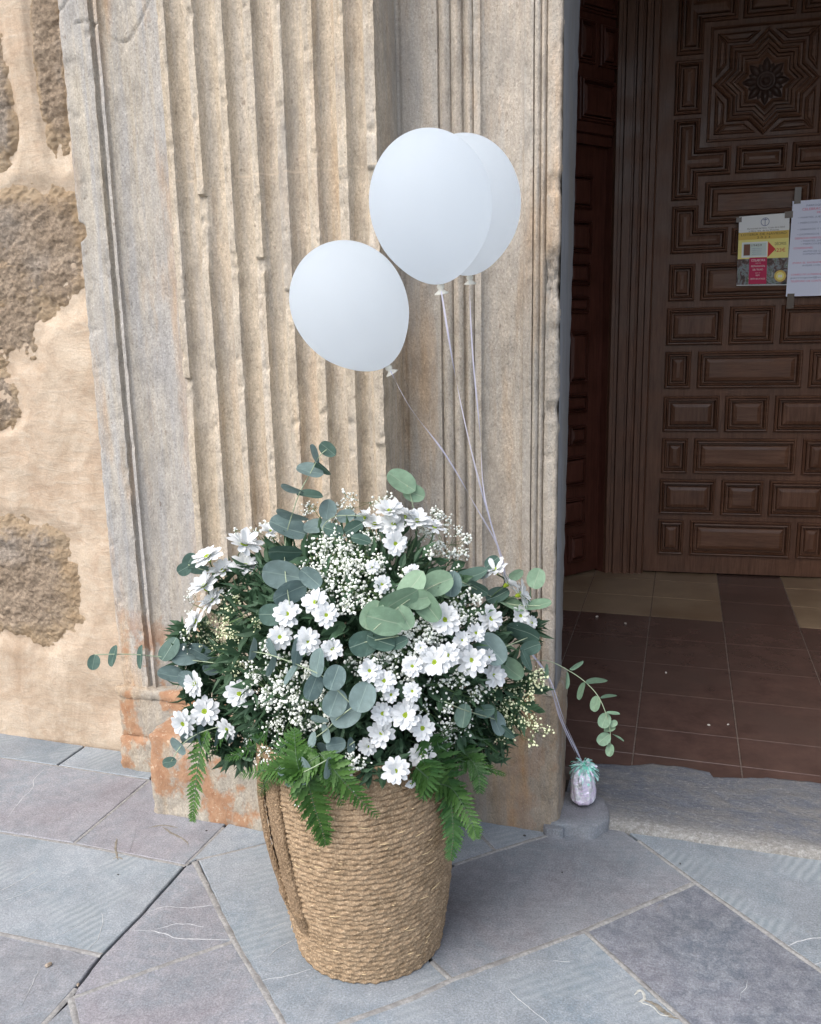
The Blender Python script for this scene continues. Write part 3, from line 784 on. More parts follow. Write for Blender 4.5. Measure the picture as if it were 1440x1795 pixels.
def spanel(x0, y0, x1, y1, base=0., k=.8):
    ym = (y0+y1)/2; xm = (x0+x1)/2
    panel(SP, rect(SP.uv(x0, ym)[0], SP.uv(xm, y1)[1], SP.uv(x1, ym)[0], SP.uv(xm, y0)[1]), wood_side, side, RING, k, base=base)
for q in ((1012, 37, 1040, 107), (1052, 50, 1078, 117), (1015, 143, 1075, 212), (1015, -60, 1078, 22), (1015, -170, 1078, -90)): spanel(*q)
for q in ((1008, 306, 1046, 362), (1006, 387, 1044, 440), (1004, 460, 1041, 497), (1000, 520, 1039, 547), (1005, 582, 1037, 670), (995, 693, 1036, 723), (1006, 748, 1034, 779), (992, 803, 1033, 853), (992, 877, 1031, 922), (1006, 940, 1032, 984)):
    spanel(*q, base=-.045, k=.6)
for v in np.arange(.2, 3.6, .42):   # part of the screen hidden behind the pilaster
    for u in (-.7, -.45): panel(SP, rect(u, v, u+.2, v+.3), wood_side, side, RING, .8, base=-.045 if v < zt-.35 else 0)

# ------------------------------------------------------------------ papers taped on the door
def text_obj(name, body, quad, u, v, h, wd, mat, parent, off=.0008, align='CENTER'):
    """lettering laid on the sheet: (u,v) anchor in sheet units, h = cap height, wd = full width in sheet units or None"""
    cu_ = bpy.data.curves.new('lettering', 'FONT'); cu_.body = body; cu_.size = 1; cu_.align_x = 'LEFT'; cu_.resolution_u = 2
    to = bpy.data.objects.new('lettering', cu_); col.objects.link(to)
    dg = bpy.context.evaluated_depsgraph_get(); me = bpy.data.meshes.new_from_object(to.evaluated_get(dg))
    bpy.data.objects.remove(to); bpy.data.curves.remove(cu_)
    xs = [q.co.x for q in me.vertices]; x0, x1 = min(xs), max(xs); sx = (wd/(x1-x0)) if wd else h/.72*.8
    for q in me.vertices:
        lx = (q.co.x-x0)*sx - (wd/2 if (align == 'CENTER' and wd) else 0); ly = q.co.y/.72*h
        q.co = quad(u+lx, v+ly, off)
    me.materials.clear(); me.materials.append(mat); me.update()
    return link(name, me, parent)
def flat(name, c, rough=.6): 
    m, n, b = nodes(name, rough, .3); b.inputs['Base Color'].default_value = (*c, 1); return m
def quadmap(corners, base=.02):
    c = [DP.uv(*q) for q in corners]    # tl, tr, br, bl
    def f(u, v, off=0.):
        a = [c[3][k]*(1-u)+c[2][k]*u for k in (0, 1)]; b = [c[0][k]*(1-u)+c[1][k]*u for k in (0, 1)]
        wv = .003*math.sin(u*5+1)*math.sin(v*3)
        return DP.xyz(a[0]*(1-v)+b[0]*v, a[1]*(1-v)+b[1]*v, base+wv+off)
    return f
def sheet(name, quad, u0, v0, u1, v1, off, mat, parent, n=6):
    V = []; Fc = []
    for j in range(n+1):
        for i in range(n+1): V.append(quad(u0+(u1-u0)*i/n, v0+(v1-v0)*j/n, off))
    for j in range(n):
        for i in range(n): Fc.append((j*(n+1)+i, j*(n+1)+i+1, (j+1)*(n+1)+i+1, (j+1)*(n+1)+i))
    return obj(name, V, Fc, mat, parent, True)
def poly_on(name, quad, pts, off, mat, parent):
    V = [quad(u, v, off) for u, v in pts]; return obj(name, V, [tuple(range(len(pts)))], mat, parent)
K_dark = flat('ink_brown', (.10, .06, .03)); K_red = flat('ink_red', (.62, .05, .05)); K_wht = flat('ink_white', (.85, .82, .82)); K_blue = flat('ink_grey_blue', (.20, .24, .38)); K_pink = flat('ink_rose', (.72, .16, .30))
c_yel = flat('print_yellow', (.86, .78, .28)); c_gold = flat('print_gold', (.70, .50, .12)); c_crim = flat('print_crimson', (.50, .03, .10)); c_tick = flat('print_ticket', (.62, .72, .68)); c_paper = flat('poster_paper', (.82, .84, .84)); c_brn = flat('print_brown_picture', (.20, .09, .06))
c_lil = flat('notice_paper', (.76, .80, .95)); c_tape = flat('clear_tape', (.13, .105, .09), .2)
def photo_mat():
    m, n, b = nodes('print_photo', .5, .3)
    f = noi(n, coords(n), 14, 4, .6, 1.5)
    n.links.new(ramp(n, f, (.32, (.03, .035, .04)), (.44, (.12, .07, .06)), (.52, (.24, .28, .30)), (.6, (.09, .12, .06)), (.68, (.42, .42, .42))), b.inputs['Base Color']); return m
c_photo = photo_mat()
Q = quadmap([(1295, 381), (1383, 374), (1379, 500), (1290, 501)], .0345)
ps = empty('lottery_poster', DP.xyz(*DP.uv(1337, 500), .03), 'small yellow and white lottery poster taped on the dark door', 'poster')
sheet('paper', Q, 0, 0, 1, 1, 0, c_paper, ps)
sheet('yellow_field', Q, 0, .385, .995, .715, .0006, c_yel, ps); sheet('gold_band', Q, 0, .66, .995, .765, .0009, c_gold, ps)
sheet('photo_print', Q, .0, .01, .995, .385, .0006, c_photo, ps)
sheet('crimson_panel', Q, .235, .02, .585, .40, .0011, c_crim, ps)
V = []; Fc = []
for i in range(24):
    a = 2*math.pi*i/24
    for r in (.070, .082): V.append(Q(.52+r*1.05*math.cos(a), .90+r*.72*math.sin(a), .0008))
for i in range(24): Fc.append((2*i, 2*i+1, (2*i+3) % 48, (2*i+2) % 48))
obj('emblem_ring', V, Fc, K_blue, ps)
poly_on('emblem_cross', Q, [(.513, .85), (.527, .85), (.527, .925), (.56, .925), (.56, .937), (.527, .937), (.527, .95), (.513, .95), (.513, .937), (.48, .937), (.48, .925), (.513, .925)], .0012, K_blue, ps)
text_obj('lettering', 'Hermandad del Stmo. Cristo de la Salud', Q, .54, .805, .022, .74, K_dark, ps, .0013)
text_obj('lettering', 'y Ntra. Sra. de los Dolores', Q, .50, .770, .022, .60, K_dark, ps, .0014)
text_obj('lettering', 'LOTERÍA DE NAVIDAD', Q, .50, .715, .034, .90, K_dark, ps, .0016)
text_obj('lettering', '2 0 2 3', Q, .50, .672, .030, .26, K_dark, ps, .0016)
sheet('ticket_border', Q, .075, .405, .585, .625, .0012, c_paper, ps); sheet('ticket', Q, .10, .425, .56, .605, .0016, c_tick, ps); sheet('ticket_picture', Q, .115, .435, .24, .595, .0020, c_brn, ps)
text_obj('lettering', '19459', Q, .37, .560, .032, .20, K_dark, ps, .0020)
for v_ in (.525, .50, .475, .445): text_obj('lettering', 'décimo', Q, .375, v_, .012, .19, K_blue, ps, .0020)
poly_on('arrow', Q, [(.595, .40), (.745, .51), (.595, .62)], .0012, K_red, ps)
text_obj('lettering', 'DÉCIMOS', Q, .84, .565, .040, .22, K_dark, ps, .0014)
text_obj('lettering', 'A', Q, .745, .475, .030, .03, K_dark, ps, .0014); text_obj('lettering', '23€', Q, .85, .470, .052, .17, K_red, ps, .0014)
for t_, v_, h_, w_ in (('COLABORA', .345, .034, .28), ('con la', .315, .014, .10), ('RESTAURACIÓN', .265, .026, .27), ('DEL TRONO', .215, .026, .20), ('para el', .175, .014, .09), ('CRISTO', .135, .022, .08), ('CRISTO DE LA SALUD', .085, .022, .30)):
    text_obj('lettering', t_, Q, .41, v_, h_, w_, K_wht, ps, .0018)
V = [Q(.85+.115*math.cos(a*math.pi/12), .13+.082*math.sin(a*math.pi/12), .0014) for a in range(24)]
obj('round_seal', V, [tuple(range(24))], c_gold, ps)
V = [Q(.85+.078*math.cos(a*math.pi/12), .13+.056*math.sin(a*math.pi/12), .0018) for a in range(24)]
obj('seal_centre', V, [tuple(range(24))], c_yel, ps)
for du in (-.035, .005): sheet('seal_mark', Q, .85+du, .11, .85+du+.03, .145, .0022, K_wht, ps, 1)
sheet('tape', Q, .90, .93, 1.06, 1.02, .0028, c_tape, ps, 1); sheet('tape', Q, -.06, .92, .05, .99, .0028, c_tape, ps, 1)
Q2 = quadmap([(1388, 354), (1507, 345), (1502, 517), (1376, 520)], .0345)
nb = empty('parish_notice', DP.xyz(*DP.uv(1430, 520), .03), 'white printed parish notice sheet taped on the door at the right edge', 'notice')
sheet('paper', Q2, 0, 0, 1, 1, 0, c_lil, nb)
LN = [('PARROQUIA DE NTRA. SRA.', .52, .935, .020, .62, K_blue, 1), ('CELEBRACIONES Y CULTOS', .52, .895, .026, .74, K_pink, 1), ('DE LA PARROQUIA', .56, .860, .022, .38, K_pink, 1),
      ('• MARTES, JUEVES Y VIERNES 19:00', .10, .815, .018, .80, K_blue, 0), ('• MIÉRCOLES 18:00 DE LA TARDE', .10, .760, .018, .74, K_blue, 0), ('• SÁBADOS Y VÍSPERAS DE FIESTA', .10, .692, .018, .80, K_blue, 0),
      ('• DOMINGOS Y FESTIVOS 12:00', .10, .640, .018, .74, K_blue, 0), ('DESPACHO PARROQUIAL:', .07, .600, .020, .46, K_pink, 0), ('• MARTES, JUEVES Y VIERNES', .16, .570, .018, .62, K_blue, 0), ('• MIÉRCOLES DE 17 A 18', .16, .540, .018, .56, K_blue, 0),
      ('CONFESIONES:', .06, .498, .020, .28, K_pink, 0), ('ANTES DE CADA EUCARISTÍA', .20, .462, .018, .60, K_blue, 0), ('COMUNITARIAS DE ADVIENTO', .20, .434, .018, .60, K_blue, 0),
      ('(PARA EL SACRAMENTO DEL BAUTISMO', .06, .345, .018, .86, K_pink, 0), ('AVISAR CON ANTICIPACIÓN', .20, .315, .018, .58, K_blue, 0), ('CORREO DE LA PARROQUIA:', .05, .222, .018, .50, K_pink, 0), ('parroquia@correo', .05, .188, .018, .60, K_blue, 0),
      ('TELÉFONO DE CONTACTO: 958', .05, .150, .020, .62, K_pink, 0)]
for t_, u_, v_, h_, w_, m_, c_ in LN: text_obj('lettering', t_, Q2, u_, v_, h_, w_, m_, nb, .0012, 'CENTER' if c_ else 'LEFT')
sheet('tape', Q2, .02, .97, .12, 1.14, .0020, c_tape, nb, 1); sheet('tape', Q2, .02, -.13, .12, .03, .0020, c_tape, nb, 1)

# ------------------------------------------------------------------ pavement
V = [(-40, -40, -.022), (40, -40, -.022), (40, 2.9, -.022), (-40, 2.9, -.022)]
pav = tag(obj('pavement', V, [(0, 1, 2, 3)], dark_gap), kind='structure')
def slab_stone(pts, mat, gap=.0045, zt=0., tilt=None):
    P = [gz(x, y) for x, y in pts]; P = [(p.x, p.y) for p in P]
    if area(P) < 0: P = P[::-1]
    P = offset_poly(P, gap)
    # irregular edges
    E = []
    for i in range(len(P)):
        a, b = P[i], P[(i+1) % len(P)]; Ln = math.dist(a, b); k = max(1, int(Ln/.02))
        for s in range(k):
            t = s/k; x = a[0]+(b[0]-a[0])*t; y = a[1]+(b[1]-a[1])*t; j = .0016*(0 if s == 0 else 1)
            E.append((x+j*fb((x*25, y*25, 1), 3), y+j*fb((x*25, y*25, 5), 3)))
    V = []; Fc = []; n = len(E); r = .0025
    I = offset_poly(E, r); z0 = zt+random.uniform(-.0008, .0008)
    for ring, z in ((E, -.02), (E, z0-.0022), (I, z0)):
        for x, y in ring: V.append((x, y, z+(.0006*fb((x*8, y*8, 3), 2) if z > -.01 else 0)))
    for q in range(2):
        for i in range(n): Fc.append((q*n+i, q*n+(i+1) % n, (q+1)*n+(i+1) % n, (q+1)*n+i))
    Fc.append(tuple(2*n+i for i in range(n)))
    return obj('paving_slab', V, Fc, mat, pav)
SLB = [([(-420, 1222), (-150, 1262), (-60, 1327), (-440, 1275)], 0),
       ([(-150, 1262), (150, 1307), (100, 1342), (-60, 1320)], 0),
       ([(150, 1307), (300, 1328), (262, 1367), (100, 1342)], 3),
       ([(-300, 1288), (-60, 1320), (100, 1342), (262, 1367), (128, 1479), (0, 1459), (-330, 1405)], 1),
       ([(262, 1367), (300, 1328), (460, 1380), (392, 1450), (325, 1517), (128, 1479)], 1),
       ([(-330, 1405), (0, 1459), (128, 1479), (325, 1517), (245, 1607), (178, 1675), (0, 1637), (-360, 1560)], 3),
       ([(-360, 1560), (0, 1637), (178, 1675), (133, 1732), (75, 1797), (0, 1885), (-390, 1790)], 4),
       ([(341, 1511), (410, 1650), (125, 1750), (133, 1732), (178, 1675), (245, 1607), (325, 1517)], 1),
       ([(410, 1650), (495, 1793), (560, 1905), (165, 1905), (135, 1797), (125, 1750)], 1),
       ([(125, 1750), (135, 1797), (165, 1905), (-10, 1895), (75, 1797)], 4),
       ([(460, 1380), (800, 1405), (620, 1440), (345, 1507), (325, 1517), (392, 1450)], 0),
       ([(345, 1507), (620, 1440), (700, 1547), (757, 1686), (792, 1718), (720, 1752), (602, 1794), (520, 1835), (495, 1793), (410, 1650)], 0),
       ([(620, 1440), (760, 1400), (835, 1455), (870, 1492), (795, 1517), (700, 1547)], 0),
       ([(760, 1400), (1010, 1430), (1010, 1449), (975, 1460), (870, 1492), (835, 1455)], 0),
       ([(795, 1517), (870, 1492), (975, 1460), (1010, 1449), (1090, 1452), (1120, 1474), (1220, 1547), (1025, 1632), (792, 1718), (757, 1686), (700, 1547)], 4),
       ([(602, 1794), (720, 1752), (792, 1718), (1025, 1632), (1205, 1794), (1310, 1900), (800, 1960), (540, 1890), (520, 1835)], 0),
       ([(1025, 1632), (1220, 1547), (1440, 1702), (1620, 1830), (1310, 1900), (1205, 1794)], 2),
       ([(1120, 1474), (1090, 1452), (1400, 1495), (1800, 1550), (1800, 1740), (1620, 1830), (1440, 1702), (1220, 1547)], 3)]
for pts, mi in SLB: slab_stone(pts, SL[mi])
# plain run of slabs round the measured ones
for i in range(-5, 6):
    for j in range(-3, 5):
        x0 = i*.8; y0 = -1.75+j*.62
        zl = 0
        if y0+.6 > 1.14:
            zl = -.007
            if (y0 > 1.0 and -2.3 < x0+.4 < .35) or y0 > 2.2: continue
        P = [(x0, y0), (x0+.79, y0), (x0+.79, y0+.61), (x0, y0+.61)]
        V = [(*p, -.02) for p in P]+[(*p, -.003+zl) for p in P]+[(x0+.003, y0+.003, zl), (x0+.787, y0+.003, zl), (x0+.787, y0+.607, zl), (x0+.003, y0+.607, zl)]
        Fc = [(q*4+k, q*4+(k+1) % 4, q*4+4+(k+1) % 4, q*4+4+k) for q in (0, 1) for k in range(4)]+[(8, 9, 10, 11)]
        obj('paving_slab', V, Fc, SL[(i*3+j*5) % 5], pav)
def bead(pts, wd, mat=mortar, h=.0030, name='mortar_joint', zb=-.0005):
    P = [gz(x, y) for x, y in pts]; D = []
    for a, b in zip(P, P[1:]):
        k = max(1, int((b-a).length/.012))
        for s in range(k): D.append(a+(b-a)*(s/k))
    D.append(P[-1]); V = []; Fc = []; n = len(D)
    for i, p in enumerate(D):
        t = (D[min(i+1, n-1)]-D[max(i-1, 0)]).normalized(); s = Vector((-t.y, t.x, 0))
        ww = wd/2*(1+.22*fb((p.x*30, p.y*30, 2), 3)); cx = fb((p.x*12, p.y*12, 8), 2)*.0012
        for k, (o, z) in enumerate(((-1.05, -.012), (-1, .0), (-.55, .8), (0, 1), (.55, .8), (1, 0), (1.05, -.012))):
            V.append(p+s*(o*ww+cx)+Vector((0, 0, zb+(z if abs(z) < .01 and z < 0 else z*h*(1+.3*fb((p.x*40, p.y*40, k), 2))))))
    for i in range(n-1):
        for k in range(6): Fc.append((i*7+k, i*7+k+1, (i+1)*7+k+1, (i+1)*7+k))
    return obj(name, V, Fc, mat, pav, True)
for pts, wd in (([(341, 1511), (410, 1650), (495, 1793), (560, 1905)], .0165), ([(410, 1650), (265, 1700), (128, 1750)], .0135), ([(125, 1750), (135, 1797), (165, 1905)], .015),
                ([(133, 1734), (75, 1797), (-10, 1895)], .013), ([(602, 1794), (720, 1752), (792, 1718), (1025, 1632), (1220, 1547)], .0155), ([(520, 1835), (602, 1794)], .015),
                ([(1120, 1474), (1220, 1547), (1440, 1702), (1620, 1830)], .014), ([(1025, 1632), (1205, 1794), (1310, 1900)], .0125), ([(757, 1686), (792, 1718)], .015),
                ([(-360, 1560), (0, 1637), (178, 1675)], .0135), ([(-330, 1405), (0, 1459), (128, 1479), (325, 1517)], .011), ([(795, 1517), (870, 1492), (975, 1460), (1010, 1449)], .013),
                ([(345, 1507), (460, 1481), (620, 1440)], .011), ([(835, 1455), (870, 1492)], .010), ([(325, 1517), (392, 1450)], .008), ([(-300, 1288), (-60, 1320), (100, 1342), (262, 1367)], .008), ([(262, 1367), (128, 1479)], .0085)):
    bead(pts, wd, mortar, h=.0022 if wd > .012 else .0008, zb=-.0005 if wd > .012 else -.002)
def vein(pts, wd=.004, mat=vein_m, z=.0012):
    P = [gz(x, y) for x, y in pts]; D = smooth_path(P, 8); V = []; Fc = []; n = len(D)
    for i, p in enumerate(D):
        t = (D[min(i+1, n-1)]-D[max(i-1, 0)]).normalized(); s = Vector((-t.y, t.x, 0)); ta = min(1, 4*i/n+.15, 4*(n-1-i)/n+.15)
        ww = wd/2*ta*(1+.6*fb((p.x*60, p.y*60, 5), 3)); o = s*fb((p.x*45, p.y*45, 9), 3)*.0025
        V += [p+o-s*ww+Vector((0, 0, z-.0009)), p+o+Vector((0, 0, z)), p+o+s*ww+Vector((0, 0, z-.0009))]
    for i in range(n-1): Fc += [(3*i, 3*i+1, 3*i+4, 3*i+3), (3*i+1, 3*i+2, 3*i+5, 3*i+4)]
    obj('quartz_vein' if mat is vein_m else 'dried_stain', V, Fc, mat, pav, True)
for pts, wd in (([(12, 1436), (35, 1405), (57, 1382), (60, 1366), (80, 1347)], .006), ([(258, 1600), (290, 1590), (330, 1592), (375, 1587)], .0045), ([(231, 1631), (275, 1634), (310, 1645), (345, 1647), (405, 1648)], .0055),
                ([(275, 1630), (305, 1621), (335, 1621), (358, 1626)], .0035), ([(178, 1600), (180, 1617), (172, 1645), (158, 1664)], .0025), ([(38, 1763), (52, 1735), (64, 1712), (73, 1690)], .0025),
                ([(0, 1563), (30, 1547), (68, 1524)], .0035), ([(5, 1580), (45, 1565), (98, 1540)], .002), ([(109, 1638), (140, 1620), (165, 1605)], .0018), ([(470, 1676), (490, 1662), (518, 1646)], .0022),
                ([(455, 1645), (478, 1628), (500, 1617)], .0016), ([(893, 1734), (910, 1752), (930, 1768), (962, 1795)], .0035), ([(970, 1685), (1000, 1687)], .002), ([(1380, 1660), (1400, 1651), (1420, 1646), (1460, 1644)], .005), ([(1428, 1690), (1450, 1687)], .004),
                ([(1296, 1760), (1300, 1745), (1308, 1730), (1312, 1718)], .002), ([(460, 1719), (500, 1712), (545, 1700)], .0018), ([(130, 1450), (150, 1415), (137, 1432)], .0012), ([(238, 1452), (235, 1470), (226, 1496)], .001)):
    vein(pts, wd*.62)
# small things lying about
def pebble(x, y, r, mat, label, seed, z=0.):
    bm = bmesh.new(); bmesh.ops.create_icosphere(bm, subdivisions=3, radius=1)
    p = gz(x, y, z)
    for v in bm.verts:
        c = v.co*(1+.25*noise.noise(v.co*1.3+Vector((seed, 0, 0)))); v.co = Vector((c.x*r, c.y*r*.62, c.z*r*.5+r*.42))
    me = bpy.data.meshes.new('pebble'); bm.to_mesh(me); bm.free(); me.materials.append(mat); me.polygons.foreach_set('use_smooth', [True]*len(me.polygons))
    o = link('pebble', me); o.location = p; o.rotation_euler = (0, 0, seed); tag(o, label, 'pebble', 'loose pebbles on the paving')
peb1 = simple('pebble_brown', (.30, .24, .18), .35, .5, .5, 200, .3); peb2 = simple('pebble_dark', (.05, .05, .05), .7, .3, .3, 200)
pebble(85, 1694, .0085, peb1, 'brown shiny pebble, the largest loose one, on the paving at lower left', 1)
pebble(137, 1728, .0050, peb1, 'small pebble lodged in the open joint at lower left', 2)
pebble(920, 1466, .0050, peb2, 'dark crumb beside the joint right of the basket, near the plinth', 3)
pebble(986, 1530, .0030, peb2, 'tiny black crumb on the slab in front of the small foil weight', 4)
pebble(1193, 1515, .0034, peb2, 'tiny black crumb beside the joint in front of the threshold', 5)
pebble(207, 1534, .0030, peb2, 'tiny black crumb on the blue slab at left', 6)
pebble(362, 1457, .0034, peb2, 'tiny black crumb at the foot of the plinth under the hanging fern', 7)

crumb = simple('pale_crumb', (.55, .50, .45), .8, .2, .2, 200, 0)
for x, y, rr_, sd_, lb_ in ((1047, 1082, .009, 1, 'pale crumb on the red tiles nearest the side screen'), (1097, 1094, .009, 2, 'pale crumb on the red tiles, right of the first one'), (1243, 1272, .006, 3, 'pale crumb in the middle of the tiles, left of a pair'), (1277, 1271, .005, 4, 'pale crumb beside the long tile joint, right of a pair'), (1168, 1180, .006, 5, 'pale crumb alone in the middle of the dark tiles')):
    pebble(x, y, rr_, crumb, lb_, sd_, .031)
stain_m = simple('tan_stain', (.21, .19, .155), .8, .2, .4, 90, 0); stain_w = simple('pale_stain', (.42, .42, .39), .8, .2, .4, 90, 0)
for pts, wd, m_ in (([(1112, 1745), (1124, 1738), (1130, 1752), (1118, 1757)], .006, stain_w), ([(1130, 1754), (1150, 1762), (1170, 1778), (1190, 1786)], .010, stain_m), ([(1122, 1757), (1145, 1766), (1160, 1780), (1186, 1782)], .003, stain_w),
                    ([(204, 1470), (203, 1490), (207, 1508)], .006, stain_m), ([(198, 1506), (208, 1503), (216, 1507)], .004, stain_m), ([(285, 1450), (300, 1460), (322, 1472), (330, 1482)], .006, stain_m), ([(260, 1452), (285, 1447), (312, 1452)], .005, stain_m)):
    vein(pts, wd, m_)
# ------------------------------------------------------------------ threshold
th = empty('door_threshold', (.6, 2.55, 0), 'worn grey stone threshold with a pale rounded front edge in the doorway', 'doorstep')
V = []; Fc = []; xs = list(np.arange(-.297, 1.62, .011)); nx = len(xs)
rear = [(gz(x, y, .034).x, gz(x, y, .034).y) for x, y in ((960, 1328), (1035, 1337), (1070, 1338), (1100, 1341), (1145, 1337), (1175, 1341), (1200, 1343), (1245, 1352), (1248, 1361), (1300, 1362), (1345, 1362), (1440, 1371))]
def rear_y(x):
    for (a, b) in zip(rear, rear[1:]):
        if a[0] <= x <= b[0]: return a[1]+(b[1]-a[1])*(x-a[0])/(b[0]-a[0])
    return rear[-1][1] if x > rear[-1][0] else rear[0][1]
ny = 48
for i in range(ny+1):
    t = i/ny
    for x in xs:
        yf = 2.362+.008*fb((x*3, 1, 1), 3)+.002*fb((x*20, 1, 1), 2); yb = rear_y(x)+.006*fb((x*20, 4, 4), 3)
        if t < .12: s = t/.12; a = s*math.pi/2; y = yf+.028*(1-math.cos(a)); z = -.008+.036*math.sin(a)
        elif t > .96: s = (t-.96)/.04; y = yb-.006*(1-s); z = .034-.012*s
        else: s = (t-.12)/.84; y = yf+.028+(yb-.006-yf-.028)*s; z = .028+.006*min(1, s*5)
        if .05 < t < .95: z += .0045*fb((x*4, y*5, 2), 3)+.0022*fb((x*16, y*24, 2), 3)
        V.append((x, y, z))
for i in range(ny):
    for j in range(nx-1): Fc.append((i*nx+j, i*nx+j+1, (i+1)*nx+j+1, (i+1)*nx+j))
obj('step_stone', V, Fc, thresh_m, th, True)
def rock(name, cx, cy, hx, hy, z0, z1, seed, mat, parent):
    V = []; Fc = []; n = 36; rings = [(1.0, z0), (1.0, z1-.006), (.985, z1-.002), (.95, z1), (.6, z1+.001), (.25, z1+.001)]
    for r, z in rings:
        for i in range(n):
            a = 2*math.pi*i/n; k = (abs(math.cos(a))**3.2+abs(math.sin(a))**3.2)**(-1/3.2)*(1+.17*fb((math.cos(a)*1.5+seed, math.sin(a)*1.5, 0), 3))
            x = cx+hx*r*k*math.cos(a); y = cy+hy*r*k*math.sin(a); V.append((x, y, z+.0015*fb((x*20, y*20, 0), 3)))
    for q in range(len(rings)-1):
        for i in range(n): Fc.append((q*n+i, q*n+(i+1) % n, (q+1)*n+(i+1) % n, (q+1)*n+i))
    Fc.append(tuple((len(rings)-1)*n+i for i in range(n)))
    return obj(name, V, Fc, mat, parent, True, 40)
pw = gz(1018, 1420, .045)
sa = gz(1013, 1450, .04).y; sb = gz(1013, 1383, .04).y
rock('stone_slab', gz(1013, 1418, .04).x, (sa+sb)/2, .085, (sb-sa)/2*.95, -.01, .0370, 2, SL[4], th)['label'] = 'small flat grey stone under the foil weight'
pr = gz(978, 1447, .03); rock('broken_stone', pr.x-.008, pr.y, .030, .020, -.01, .028, 5, SL[4], th)['label'] = 'small broken corner stone beside the jamb'

# ------------------------------------------------------------------ basket
BX, BY = -.685, 1.7545
bask = empty('woven_basket', (BX, BY, 0), 'tall tan seagrass rope basket with a jute strap handle, full of flowers', 'basket')
RZ = [(0, .172), (.03, .178), (.08, .187), (.16, .1995), (.24, .2095), (.32, .217), (.42, .222), (.56, .221)]
def rad(z):
    for (a, b) in zip(RZ, RZ[1:]):
        if a[0] <= z <= b[0]: t = (z-a[0])/(b[0]-a[0]); return a[1]+(b[1]-a[1])*t
    return RZ[0][1] if z < 0 else RZ[-1][1]
def axis(z): return BX-.0143*(z/.42), BY
NR = 42; PITCHZ = .555/NR
def coil(idx):
    z0 = .006+idx*PITCHZ; n = 430; k = 12; hr = PITCHZ*.565
    th_ = np.linspace(0, 2*np.pi, n, endpoint=False); twist = 28+random.choice((-4, 0, 4)); ph = random.random()*6
    V = np.zeros((n, k, 3)); ox, oy = axis(z0)
    for j in range(k):
        a = 2*np.pi*j/k
        nz = np.array([noise.noise(Vector((math.cos(t)*9, math.sin(t)*9, idx*3.3))) for t in th_]) if j == 0 else nz
        if j == 0:
            nz2 = np.array([noise.noise(Vector((math.cos(t)*55, math.sin(t)*55, idx*2.7))) for t in th_])
            zw = np.array([noise.noise(Vector((math.cos(t)*2.2, math.sin(t)*2.2, idx*.35))) for t in th_])*.0025
        lobe = .58+.56*np.abs(np.cos((a*3-th_*twist*3/2+ph)*.5*1.0))**.6
        r_ = hr*lobe*(1+.18*nz+.22*nz2)
        R0 = rad(z0)+.0022*nz
        rr_ = R0+r_*np.cos(a)*.85; V[:, j, 0] = ox+rr_*np.cos(th_); V[:, j, 1] = oy+rr_*np.sin(th_); V[:, j, 2] = np.maximum(z0+zw*min(1, idx/4)+r_*np.sin(a), .0006)
    V = V.reshape(-1, 3); Fc = []
    for i in range(n):
        i2 = (i+1) % n
        for j in range(k): Fc.append((i*k+j, i2*k+j, i2*k+(j+1) % k, i*k+(j+1) % k))
    return obj('rope_coil', V.tolist(), Fc, rope_m, bask, True)
for i in range(NR): coil(i)
V = []; Fc = []; n = 64
for z in (.004, .12, .24, .38, .55):
    ox, oy = axis(z)
    for i in range(n): a = 2*math.pi*i/n; V.append((ox+(rad(z)-.008)*math.cos(a), oy+(rad(z)-.008)*math.sin(a), z))
for q in range(4):
    for i in range(n): Fc.append((q*n+i, q*n+(i+1) % n, (q+1)*n+(i+1) % n, (q+1)*n+i))
Fc.append(tuple(range(n)))
obj('inner_wall', V, Fc, jute_m, bask, True)
# jute strap handle running down the left side
def strap(a0, wd, z_top, z_bot, bulge, name):
    V = []; Fc = []; n = 70; k = 9
    for i in range(n+1):
        t = i/n; z = z_top+(z_bot-z_top)*t; ox, oy = axis(z); w = wd*(1-.25*t)
        ext = .010+bulge*math.sin(math.pi*min(1, t*1.15))**1.0 if t < .87 else .010*(1-(t-.87)/.13)+.004
        for j in range(k):
            s = -1+2*j/(k-1); a = a0+s*w/2/rad(z)+.16*t; e = ext+.005*math.sqrt(max(0, 1-s**4))-.002+.0012*fb((s*6, z*120, 1), 2)
            V.append((ox+(rad(z)+e)*math.cos(a), oy+(rad(z)+e)*math.sin(a), z))
        for j in range(k):
            s = 1-2*j/(k-1); a = a0+s*w/2/rad(z)+.16*t; V.append((ox+(rad(z)+ext-.007)*math.cos(a), oy+(rad(z)+ext-.007)*math.sin(a), z))
    m_ = 2*k
    for i in range(n):
        for j in range(m_): Fc.append((i*m_+j, i*m_+(j+1) % m_, (i+1)*m_+(j+1) % m_, (i+1)*m_+j))
    Fc.append(tuple(range(m_))); Fc.append(tuple(n*m_+j for j in range(m_))[::-1])
    obj(name, V, Fc, jute_m, bask, True, 60)
strap(R_(233), .056, .545, .10, .004, 'strap_handle')
strap(R_(216), .034, .545, .13, .010, 'strap_handle')
# stray straws
V = []; Fc = []
for i in range(46):
    z = random.uniform(.02, .45); a = R_(random.uniform(195, 345)); ox, oy = axis(z); r = rad(z)+PITCHZ*.52
    da = random.uniform(.02, .13); dz = random.uniform(-.004, .007)
    p = [Vector((ox+(r+e)*math.cos(a+da*t), oy+(r+e)*math.sin(a+da*t), z+dz*t)) for t, e in ((0, .0005), (.5, .0025), (1, random.choice((.001, .004))))]
    tube(p, [.0008, .0013, .0004], V, Fc, 4)
obj('loose_straw', V, Fc, straw_m, bask, kind='stuff')

